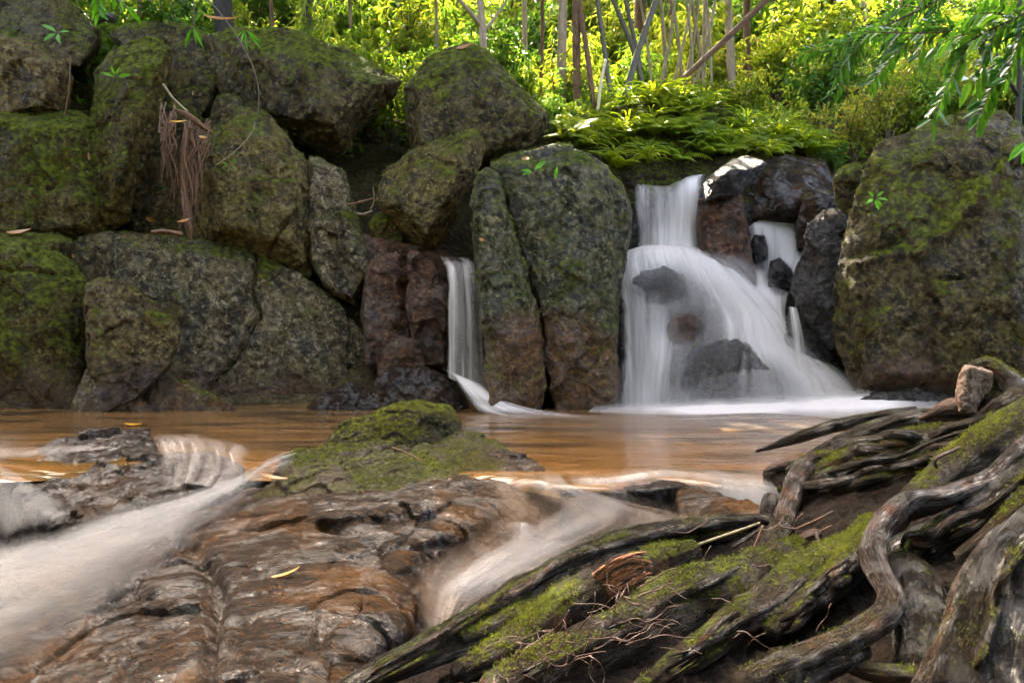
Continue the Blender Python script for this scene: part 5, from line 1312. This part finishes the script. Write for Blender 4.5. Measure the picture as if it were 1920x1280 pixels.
def stick(label, path, mat, group=None, name='stick', cat='stick'):
    v, f, uv = tube(path, 8, .02, .06, .1, len(bpy.data.objects) % 90); B = Build(); B.add(v, f, uv)
    o = B.done(name, mat); tag(o, label, cat, group)
stick('short dead log lying between the boulders at the top left', [(178, 42, 10.9, 6), (195, 32, 10.9, 9), (215, 36, 10.9, 8)], M['trunk_dark'], name='log', cat='log')
stick('dead branch lying on the long boulder at the foot of the hanging roots', [(285, 436, 9.5, 4), (310, 434, 9.5, 4.5), (342, 440, 9.5, 4)], M['deadroot'], 'dead branches among the rocks')
stick('thin green twig caught across the gap beside the upright slab', [(306, 158, 9.8, 2.2), (325, 185, 9.8, 2.2), (352, 210, 9.8, 2)], M['bamboo'], 'dead branches among the rocks')
stick('thin vine hanging down the mossy wall at the left', [(132, 105, 9.7, 1.2), (130, 160, 9.7, 1.2), (122, 215, 9.75, 1)], M['deadroot'], 'dead branches among the rocks')
stick('thin pale twig across the pointed olive boulder', [(478, 230, 9.5, 1.1), (472, 250, 9.5, 1.1), (440, 285, 9.5, 1), (405, 310, 9.5, .8)], M['bamboo'], 'dead branches among the rocks')
stick('thin dark twig lying across the top of the broad mossy rock', [(735, 838, 4.98, 1.6), (765, 850, 4.9, 1.6), (795, 865, 4.82, 1.3)], M['deadroot'], 'dead branches among the rocks')
stick('pale stick poking up in the hollow left of the tilted boulder', [(694, 395, 10.9, 2), (702, 378, 10.85, 2), (700, 352, 10.8, 1.4)], M['bamboo'], 'dead branches among the rocks')
stick('grey stick crossing low in the hollow beside the small round mossy rock', [(655, 398, 10.9, 2.4), (678, 402, 10.85, 2.4), (698, 396, 10.85, 2)], M['trunk_pale'], 'dead branches among the rocks')
stick('dark stick lying in the hollow below the great boulder', [(650, 385, 10.1, 2), (680, 378, 10.1, 2), (700, 372, 10.1, 1.5)], M['deadroot'], 'dead branches among the rocks')

# dead roots hanging between the wall and the pointed boulder
hr = empty('hanging_roots', W(340, 450, 9.75), 'shaggy brown dead roots hanging in the gap left of the pointed boulder', 'roots')
def add_tube(name, path, parent, mat, m=7, step=.03, ridge=.08, lump=.15, seed=0, px=True, **k):
    v, f, uv = tube(path, m, step, ridge, lump, seed, px=px, **k); B = Build(); B.add(v, f, uv); return B.done(name, mat, parent)
for i in range(66):
    if i % 5 < 3: x0, x1, x2 = rng.uniform(345, 395), rng.uniform(338, 376), rng.uniform(330, 382); y0, y2 = rng.uniform(222, 275), rng.uniform(285, 452)
    else: x0, x1, x2 = rng.uniform(298, 330), rng.uniform(308, 326), rng.uniform(298, 330); y0, y2 = rng.uniform(190, 260), rng.uniform(250, 430)
    dd = rng.uniform(9.95, 10.3); r = rng.uniform(.6, 1.9) * (1.6 if i % 7 == 0 else 1)
    w_ = lambda: rng.uniform(-12, 12)
    add_tube('strand', [(x0, y0, dd + .12, r), (x0 * .5 + x1 * .5 + w_(), y0 + 30, dd + .02, r), (x1 + w_(), y0 * .6 + y2 * .4, dd - .03, r * .9), (x1 * .5 + x2 * .5 + w_(), y0 * .25 + y2 * .75, dd - .05, r * .8), (x2, y2, dd - .02, r * .3)], hr, M['deadroot'], 6, seed=i)
add_tube('strand', [(328, 206, 10.1, 2), (352, 216, 10.05, 4), (378, 236, 10.05, 4), (398, 250, 10.1, 2)], hr, M['deadroot'], 12, ridge=.35, lump=.4, seed=77)
add_tube('strand', [(342, 352, 10.05, 3), (349, 385, 10.0, 6), (353, 418, 9.98, 6.5), (358, 450, 10.0, 3)], hr, M['deadroot'], 12, ridge=.5, lump=.5, seed=78)
add_tube('strand', [(352, 240, 10.10, 6), (348, 290, 10.07, 7), (346, 340, 10.05, 6), (348, 380, 10.05, 5)], hr, M['deadroot'], 10, ridge=.35, lump=.2, seed=79)

# ------------------------------------------------------------------ tree roots, bottom right
M['root_wet'] = bark_mat('wet_root', (.005, .003, .002), (.024, .015, .009), (.11, .078, .052), .14, .30, 8, .9, .05, coat=.8)
M['root_silver'] = bark_mat('silver_root', (.010, .006, .004), (.048, .032, .021), (.19, .145, .105), .0, .26, 8, 1.0, .035, red=.5, coat=.8)
M['root_moss'] = bark_mat('mossy_root', (.008, .005, .003), (.040, .022, .010), (.11, .06, .032), .40, .42, 7, .9, .05, red=.8, mossB=(.14, .155, .010), coat=.4)
M['root_big'] = bark_mat('broad_wet_root', (.004, .003, .002), (.020, .014, .009), (.085, .064, .046), .10, .22, 5, 1.6, .06, coat=1.0)
M['rawwood'] = bark_mat('raw_wood', (.03, .012, .006), (.12, .046, .02), (.26, .12, .06), -.2, .4, 10, .8, .03)
M['tornwood'] = bark_mat('torn_wood', (.22, .062, .014), (.50, .16, .045), (.62, .26, .11), -.6, .5, 10, .8, .02)
M['paleend'] = bark_mat('pale_wood', (.10, .055, .03), (.30, .19, .12), (.44, .31, .21), -.3, .7, 9, 2, .04)
M['rootlet'] = plain_mat('rootlet', (.05, .022, .012), (.15, .07, .042), 40, .6, .003)

bankG = [[(1430, 880, 4.42), (1500, 862, 4.3), (1600, 822, 4.2), (1720, 795, 4.1), (1850, 775, 3.95), (2080, 745, 3.6), (2500, 745, 3.3), (4200, 720, 2.9)],
         [(1440, 990, 4.0), (1510, 945, 3.88), (1610, 905, 3.72), (1720, 885, 3.6), (1850, 855, 3.4), (2080, 830, 3.15), (2500, 800, 2.9), (4200, 800, 2.5)],
         [(1130, 1062, 3.55), (1300, 1064, 3.48), (1460, 1058, 3.42), (1600, 1032, 3.22), (1780, 1010, 3.05), (2080, 970, 2.85), (2500, 950, 2.6), (4200, 940, 2.2)],
         [(905, 1184, 2.95), (1100, 1172, 2.85), (1300, 1172, 2.82), (1520, 1150, 2.8), (1750, 1130, 2.7), (2080, 1110, 2.45), (2500, 1100, 2.2), (4200, 1100, 1.8)],
         [(715, 1288, 2.5), (950, 1275, 2.42), (1200, 1280, 2.4), (1450, 1275, 2.36), (1720, 1262, 2.3), (2080, 1250, 2.15), (2500, 1250, 1.9), (4200, 1250, 1.5)],
         [(560, 1480, 1.95), (900, 1480, 1.95), (1200, 1480, 1.95), (1450, 1480, 1.95), (1720, 1480, 1.9), (2080, 1480, 1.8), (2500, 1480, 1.6), (4200, 1480, 1.2)]]
def soil_disp(v):
    return .03 * fbm(v / .18, 4, 800) + .02 * ridged(v / .09, 4, 810) + .008 * fbm(v / .02, 2, 820)
o, _ = solid_grid('bank', bankG, M['soil'], 260, 360, soil_disp, usez=False)
tag(o, 'dark soil bank under the tree roots', 'bank', None, 'structure')

tr = empty('tree_roots', W(1700, 1000, 3.0), 'tangle of thick twisted mossy tree roots filling the bottom right', 'tree roots')
def root(path, mat, seed, m=40, step=.012, ridge=.16, lump=.12, twist=1.5, name='root', label=None, ro=5.0):
    o = add_tube(name, path, tr, M[mat], m, step, ridge, lump, seed, twist=twist, ro=ro)
    if label: o['label'] = label
    return o
# border root along the stream
root([(1480, 980, 3.95, 16), (1400, 986, 3.9, 21), (1320, 992, 3.75, 22), (1240, 1003, 3.6, 23), (1150, 1026, 3.4, 23), (1060, 1062, 3.15, 24), (980, 1108, 2.9, 27), (900, 1160, 2.66, 29), (830, 1200, 2.5, 26), (740, 1244, 2.35, 24), (640, 1300, 2.2, 22)], 'root_wet', 1, ridge=.22, lump=.14)
root([(1210, 1028, 3.42, 12), (1120, 1068, 3.18, 18), (1040, 1110, 2.95, 20), (960, 1158, 2.72, 20), (880, 1206, 2.52, 17), (800, 1240, 2.38, 14), (720, 1275, 2.28, 11)], 'root_wet', 2, ridge=.24, lump=.16)
root([(1000, 1130, 2.8, 13), (930, 1170, 2.6, 15), (860, 1195, 2.48, 12)], 'root_moss', 3)
# mossy bodies
root([(1500, 1030, 3.4, 26), (1430, 1075, 3.22, 48), (1350, 1110, 3.02, 60), (1260, 1150, 2.85, 62), (1150, 1200, 2.62, 56), (1050, 1246, 2.42, 50), (930, 1310, 2.2, 46)], 'root_moss', 4, m=64, ridge=.14, lump=.18)
root([(1640, 985, 3.3, 26), (1600, 1040, 3.15, 44), (1530, 1090, 2.98, 52), (1450, 1140, 2.8, 50), (1370, 1185, 2.65, 40), (1290, 1235, 2.5, 28), (1200, 1300, 2.32, 24)], 'root_moss', 5, m=56, label='reddish mossy root')
root([(1690, 960, 3.2, 20), (1640, 1010, 3.05, 30), (1560, 1090, 2.85, 30), (1500, 1140, 2.72, 24), (1440, 1190, 2.6, 18)], 'root_moss', 6)
root([(1300, 1030, 3.4, 18), (1220, 1062, 3.22, 34), (1130, 1100, 3.0, 38), (1040, 1150, 2.78, 34), (960, 1205, 2.55, 28), (860, 1262, 2.35, 22)], 'root_moss', 7, m=48, lump=.22)
# ridge roots
root([(1484, 895, 4.2, 18), (1558, 846, 4.15, 20), (1632, 812, 4.05, 20), (1721, 788, 3.95, 19), (1766, 788, 3.85, 18), (1825, 797, 3.7, 18), (1860, 782, 3.58, 20), (1910, 752, 3.45, 26), (1990, 735, 3.3, 30)], 'root_wet', 8, ridge=.2)
root([(1500, 905, 4.05, 14), (1570, 872, 3.95, 20), (1650, 842, 3.88, 22), (1740, 818, 3.78, 20), (1820, 818, 3.62, 16), (1900, 810, 3.5, 14)], 'root_moss', 9)
root([(1500, 915, 3.98, 16), (1560, 900, 3.9, 22), (1640, 875, 3.8, 22), (1720, 850, 3.7, 18), (1800, 838, 3.6, 12)], 'root_wet', 10, ridge=.25)
root([(1560, 945, 3.8, 14), (1630, 915, 3.7, 22), (1700, 890, 3.58, 22), (1770, 862, 3.5, 20), (1850, 835, 3.4, 18)], 'root_moss', 11)
root([(1418, 846, 4.5, 2.5), (1445, 838, 4.48, 5), (1490, 822, 4.42, 9), (1560, 800, 4.3, 11), (1640, 784, 4.2, 12), (1720, 772, 4.1, 12)], 'root_wet', 12, m=24)
root([(1432, 884, 4.36, 2), (1450, 876, 4.33, 7), (1485, 868, 4.3, 10), (1535, 858, 4.22, 3)], 'rawwood', 13, m=24, label='raw reddish stub')
root([(1445, 985, 3.95, 15), (1440, 955, 4.0, 16), (1445, 930, 4.05, 12)], 'root_wet', 14, m=24, label='dark broken stub at the water edge')
# silver vertical root
root([(1560, 850, 4.1, 14), (1515, 872, 4.02, 17), (1490, 905, 3.92, 18), (1478, 945, 3.8, 18), (1462, 990, 3.62, 19), (1435, 1040, 3.4, 22), (1408, 1085, 3.2, 22), (1385, 1120, 3.05, 16)], 'root_silver', 15, label='silver upright root', ridge=.12)
# stump
M['palewood'] = plain_mat('pale_broken_wood', (.09, .045, .022), (.33, .21, .145), 30, .65, .03)
be = rock('broken_end', None, [hp([(1796, 778), (1794, 735), (1799, 700), (1812, 684), (1833, 688), (1836, 730), (1830, 778)], 3.74, .35, (.2, .1), [(1815, 690, -.06), (1812, 760, -.07)]), hp([(1826, 700), (1838, 690), (1862, 698), (1862, 740), (1830, 760)], 3.8, .4)], M['palewood'], vox=.009, sm=2, sc=.14, chip=1.3, seed=91, parent=tr, strata=((0.9, .3, .15), .022, .006))
be['label'] = 'pale broken end'
root([(1825, 690, 3.85, 12), (1850, 688, 3.85, 18), (1885, 712, 3.8, 22), (1920, 745, 3.72, 26), (1980, 790, 3.6, 34)], 'root_moss', 17, label='arched mossy root')
root([(1835, 720, 3.9, 22), (1850, 745, 3.85, 34), (1880, 770, 3.8, 40), (1930, 800, 3.7, 46)], 'root_moss', 18, m=40)
root([(1725, 786, 3.9, 3), (1765, 768, 3.82, 11), (1795, 762, 3.76, 14), (1818, 775, 3.74, 6)], 'rawwood', 19, m=30, ridge=.3, label='split brown wood under the broken end')
# mossy shoulder
root([(2010, 760, 3.2, 60), (1930, 805, 3.2, 58), (1850, 855, 3.15, 52), (1770, 905, 3.1, 42), (1700, 950, 3.05, 26)], 'root_moss', 20, m=64, ridge=.08)
# curvy silver root
root([(1990, 790, 2.85, 16), (1930, 832, 2.85, 18), (1890, 866, 2.82, 18), (1862, 896, 2.8, 19), (1813, 917, 2.78, 19), (1761, 933, 2.76, 18), (1706, 939, 2.74, 19), (1672, 966, 2.68, 21), (1644, 1005, 2.6, 21), (1637, 1046, 2.5, 21), (1652, 1082, 2.42, 22), (1672, 1118, 2.35, 24), (1660, 1152, 2.28, 25), (1622, 1180, 2.22, 25), (1575, 1206, 2.16, 25), (1520, 1228, 2.1, 26), (1465, 1250, 2.05, 28), (1400, 1290, 1.98, 32)], 'root_silver', 21, m=44, ridge=.12, label='silver snaking root')
# broad grey roots
root([(2020, 850, 2.7, 46), (1930, 915, 2.7, 46), (1864, 962, 2.72, 42), (1795, 1000, 2.74, 38), (1730, 1026, 2.76, 34), (1680, 1050, 2.74, 30), (1690, 1090, 2.6, 34)], 'root_big', 22, m=56, ridge=.2)
root([(1690, 1050, 2.7, 26), (1710, 1100, 2.5, 44), (1728, 1160, 2.36, 52), (1745, 1230, 2.22, 58), (1750, 1310, 2.08, 60)], 'root_big', 23, m=56, ridge=.16)
root([(1990, 930, 2.42, 20), (1930, 982, 2.4, 22), (1868, 1024, 2.34, 22), (1822, 1085, 2.26, 21), (1798, 1135, 2.2, 20), (1786, 1186, 2.12, 22), (1762, 1238, 2.05, 24), (1734, 1300, 1.97, 26)], 'root_silver', 24, m=40, ridge=.14)
root([(2060, 960, 2.15, 80), (1960, 1050, 2.12, 88), (1905, 1140, 2.06, 98), (1880, 1230, 1.98, 104), (1860, 1340, 1.9, 110)], 'root_big', 25, m=110, ridge=.10, lump=.16, step=.007)
root([(2000, 900, 2.55, 26), (1930, 950, 2.5, 30), (1870, 1000, 2.5, 24), (1800, 1050, 2.52, 16)], 'root_moss', 26)
root([(1570, 1250, 2.14, 3), (1640, 1262, 2.12, 17), (1720, 1272, 2.08, 16), (1800, 1300, 2.0, 5)], 'root_moss', 27, m=30)
root([(1440, 1300, 2.0, 40), (1500, 1262, 2.08, 34), (1560, 1240, 2.12, 26), (1620, 1218, 2.18, 16)], 'root_big', 28, m=40)
# finer roots winding over and between the thick ones
mains = [[(1480, 990, 3.85), (1320, 1003, 3.66), (1150, 1040, 3.3), (980, 1122, 2.8), (830, 1210, 2.42), (660, 1300, 2.14)],
         [(1500, 1040, 3.3), (1350, 1100, 2.9), (1150, 1190, 2.5), (950, 1300, 2.1)], [(1620, 1000, 3.15), (1530, 1085, 2.85), (1400, 1160, 2.6), (1250, 1260, 2.3)],
         [(1490, 880, 4.1), (1600, 850, 3.88), (1750, 830, 3.65), (1900, 790, 3.38)], [(1480, 930, 3.9), (1620, 890, 3.66), (1760, 855, 3.45), (1930, 790, 3.1)],
         [(1990, 870, 2.6), (1860, 965, 2.62), (1740, 1020, 2.66), (1690, 1060, 2.6), (1720, 1180, 2.28)], [(1960, 990, 2.1), (1890, 1090, 2.0), (1850, 1200, 1.9), (1830, 1300, 1.84)], [(1640, 1010, 2.9), (1560, 1090, 2.76), (1460, 1180, 2.5)]]
for i in range(84):
    mp = mains[i % len(mains)]; P0 = catmull(np.array(mp, dtype=float), 9)
    a, b = sorted(rng.choice(9, 2, replace=False)); 
    if b - a < 3: a, b = max(0, a - 2), min(8, b + 2)
    o1 = rng.uniform(-26, 26); r = rng.uniform(3, 11)
    pth = [(P0[k][0] + rng.uniform(-8, 8), P0[k][1] + o1 + rng.uniform(-9, 9), P0[k][2] + rng.uniform(-.02, .05), r * (1 - .6 * abs((k - a) / max(1, b - a) - .35))) for k in range(a, b + 1)]
    pth[0] = (*pth[0][:2], pth[0][2] + .12, pth[0][3]); pth[-1] = (*pth[-1][:2], pth[-1][2] + .08, pth[-1][3] * .5)
    root(pth, ['root_wet', 'root_silver', 'root_moss'][i % 3], 60 + i, m=18, ridge=.2, lump=.2)
# torn orange wood
for i in range(44):
    a = i / 43; ox, oy = -28 * (.5 - a) * 1.0, 66 * (a - .5)
    g = lambda k: rng.uniform(-k, k) * 1.7
    root([(1098 + ox * .3 + g(6), 1120 + oy * .35 + g(4), 2.95, 1.5), (1130 + g(8), 1096 + oy * .8 + g(4), 2.895, rng.uniform(1.2, 2.8)), (1168 + g(8), 1074 + oy * .9 + g(4), 2.915, rng.uniform(1.2, 2.6)), (1206 + g(10), 1060 + oy * .6 + g(5), 2.99, 1.2)], 'tornwood' if i % 4 else 'rawwood', 30 + i, m=10, ridge=.3, name='torn_wood', label='torn orange wood' if i == 0 else None)
# rootlets
for i in range(90):
    if i < 62: x, y = rng.uniform(930, 1230), 0; y = 1270 - (x - 930) * .42 + rng.uniform(-60, 50); dd = np.interp(y, [1060, 1300], [2.62, 2.12])
    else: x, y = rng.uniform(1300, 1560), rng.uniform(960, 1230); dd = np.interp(y, [960, 1280], [3.5, 2.1])
    p = [(x, y, dd, rng.uniform(.8, 2.0))]
    a = rng.uniform(-.9, .3) + (math.pi if rng.random() < .5 else 0)
    for k in range(4):
        a += rng.uniform(-.7, .7); st = rng.uniform(12, 26)
        p.append((p[-1][0] + math.cos(a) * st, p[-1][1] + math.sin(a) * st, dd + rng.uniform(-.03, .03), p[-1][3] * .85))
    add_tube('rootlet', p, tr, M['rootlet'], 5, .015, 0, .1, i)
# loose sticks caught in the roots
for lab, p, mt in [('grey stick slanting over the border root', [(1305, 1022, 3.55, 3), (1360, 1003, 3.58, 3), (1425, 980, 3.62, 2.6)], 'bamboo'),
                   ('short blue-grey stick below the slanting grey stick', [(1372, 1025, 3.45, 4), (1400, 1008, 3.46, 4), (1432, 985, 3.5, 3)], 'root_silver'),
                   ('thin dark stick stuck upright in the roots', [(1402, 1055, 3.3, 2), (1418, 1015, 3.35, 2), (1430, 985, 3.4, 2)], 'deadroot'),
                   ('dark twig lying right of the silver upright root', [(1478, 1025, 3.35, 2.4), (1505, 1033, 3.3, 2.4), (1535, 1042, 3.25, 2)], 'trunk_dark'),
                   ('short brown twig right of the silver upright root', [(1495, 990, 3.5, 2.4), (1530, 975, 3.48, 2.4), (1562, 958, 3.5, 2)], 'deadroot'),
                   ('brown twig crossing above the dark twig', [(1490, 1010, 3.42, 2.2), (1525, 1000, 3.4, 2.2), (1560, 985, 3.4, 2)], 'deadroot'),
                   ('orange curled bark strip on the mossy shoulder', [(1756, 876, 2.85, 3), (1752, 862, 2.84, 4), (1768, 852, 2.84, 4), (1800, 838, 2.86, 2.5)], 'rawwood'),
                   ('red-brown bark strip in the hollow beside the silver upright root', [(1500, 1012, 3.4, 7), (1522, 1000, 3.38, 10), (1540, 1000, 3.36, 6)], 'rawwood'),
                   ('long orange stalk standing below the red-brown bark strip', [(1530, 1000, 3.25, 3), (1540, 1030, 3.2, 3.5), (1548, 1075, 3.1, 2.5)], 'rawwood')]:
    stick(lab, p, M[mt], 'loose sticks among the roots')

# moss tufts: short blades over mossy upper sides
def moss_on(objs, count, parent, mat, ln=(.006, .014), thr=.05, seed=0, nzmin=.15):
    pts, nrm, are = [], [], []
    for o in objs:
        me = o.data; n = len(me.polygons)
        c = np.empty(n * 3, dtype=np.float32); me.polygons.foreach_get('center', c)
        q = np.empty(n * 3, dtype=np.float32); me.polygons.foreach_get('normal', q)
        a = np.empty(n, dtype=np.float32); me.polygons.foreach_get('area', a)
        off = np.array(o.location) + (np.array(o.parent.location) if o.parent else 0)
        pts.append(c.reshape(-1, 3) + off); nrm.append(q.reshape(-1, 3)); are.append(a)
    P = np.vstack(pts).astype(float); N = np.vstack(nrm).astype(float); A = np.concatenate(are)
    msk = fbm(P / .22, 4, 900 + seed) + .5 * fbm(P / .05, 3, 910 + seed) + .35 * (N[:, 2] - .3)
    q = pix(P); vis = (q[:, 0] > -60) & (q[:, 0] < 1980) & (q[:, 1] < 1330)
    w = A * ss(thr, thr + .45, msk) * ss(nzmin, nzmin + .4, N[:, 2]) * vis
    if w.sum() <= 0: return
    k = rng.choice(len(P), count, p=w / w.sum())
    pos = P[k] + rng.normal(size=(count, 3)) * np.sqrt(A[k])[:, None] * .5
    d = N[k] + rand_dir(count) * .9 + np.array([0, 0, .35])
    l = rng.uniform(*ln, count)
    d = d / np.linalg.norm(d, axis=1)[:, None]
    s = np.cross(d, rand_dir(count)); s /= np.linalg.norm(s, axis=1)[:, None] + 1e-9
    wv = (l * .32)[:, None]
    v = np.stack([pos - s * wv * .5, pos + s * wv * .5, pos + d * l[:, None]], 1).reshape(-1, 3)
    f = np.arange(count * 3).reshape(-1, 3)
    o = mesh_np('moss', v, f, mat, parent, False); o['kind'] = 'stuff'
M['mossblade'] = lm('moss_blades', [(.035, .05, .005), (.10, .125, .009), (.23, .25, .016)], .3, .6, 1.2)
mossy = [o for o in tr.children if o.name.startswith('root') and not o.name.startswith('rootlet') and o.data.materials[0] == M['root_moss']]
moss_on(mossy, 42000, tr, M['mossblade'], (.005, .013), .02, 1)
bank_ = [o for o in COL.objects if o.name == 'bank'][0]
moss_on([bank_], 12000, bank_, M['mossblade'], (.006, .016), .05, 3)
wetr = [o for o in tr.children if o.name.startswith('root') and o.data.materials[0] in (M['root_wet'], M['root_big'], M['root_silver'])]
moss_on(wetr, 7000, tr, M['mossblade'], (.004, .010), .30, 2)
for i, o in enumerate([x for x in list(COL.objects) if x.type == 'MESH' and x.data.materials and x.data.materials[0] == M['moss_fg']]):
    moss_on([o], 7000 if i != 2 else 16000, o, M['mossblade'], (.006, .014), .0, 10 + i)

# cushions of moss on the damp rocks behind
for i, o in enumerate([x for x in list(COL.objects) if x.type == 'MESH' and x.parent is None and x.name.startswith(('boulder', 'rock_wall', 'rock_slab', 'rock')) and x.data.materials and x.data.materials[0] in (M['mossy'], M['olive'], M['green'], M['dark'], M['grey'])]):
    big = max(o.dimensions)
    moss_on([o], int(1100 * big ** 1.5), o, M['mossblade'], (.014, .034), .12 if o.data.materials[0] != M['mossy'] else .0, 40 + i, nzmin=.05)
# ------------------------------------------------------------------ light, camera
w = bpy.data.worlds.new('World'); scene.world = w; w.use_nodes = True
nt = w.node_tree
sky = nt.nodes.new('ShaderNodeTexSky'); sky.sky_type = 'NISHITA'; sky.sun_disc = False
SUN_EL, SUN_AZ = 46.0, -14.0
sky.sun_elevation = R(SUN_EL); sky.sun_rotation = R(SUN_AZ)
sky.air_density = .7; sky.dust_density = 6.0; sky.ozone_density = 0.0
bgn = nt.nodes['Background']; bgn.inputs[1].default_value = .15
nt.links.new(sky.outputs[0], bgn.inputs[0])
sd = bpy.data.lights.new('sun', 'SUN'); sd.energy = 2.7; sd.angle = R(.5); sd.color = (1, .94, .82)
so = bpy.data.objects.new('sun', sd); COL.objects.link(so)
dirv = Vector((math.sin(R(SUN_AZ)) * math.cos(R(SUN_EL)), math.cos(R(SUN_AZ)) * math.cos(R(SUN_EL)), math.sin(R(SUN_EL))))
so.rotation_euler = dirv.to_track_quat('Z', 'Y').to_euler()
so.location = dirv * 30
cd = bpy.data.cameras.new('camera'); cd.sensor_width = 36; cd.lens = F / 1920 * 36; cd.clip_end = 500; cd.clip_start = .05
co = bpy.data.objects.new('camera', cd); COL.objects.link(co)
co.location = (0, 0, H); co.rotation_euler = (R(90), 0, 0)
scene.camera = co
vs = scene.view_settings
vs.view_transform = 'Standard'; vs.look = 'None'; vs.exposure = 4.05; vs.gamma = 1
vs.use_white_balance = True; vs.white_balance_temperature = 7400; vs.white_balance_tint = 10
scene.cycles.max_bounces = 8; scene.cycles.transparent_max_bounces = 24
scene.cycles.sample_clamp_indirect = 8
scene.cycles.denoising_prefilter = 'FAST'
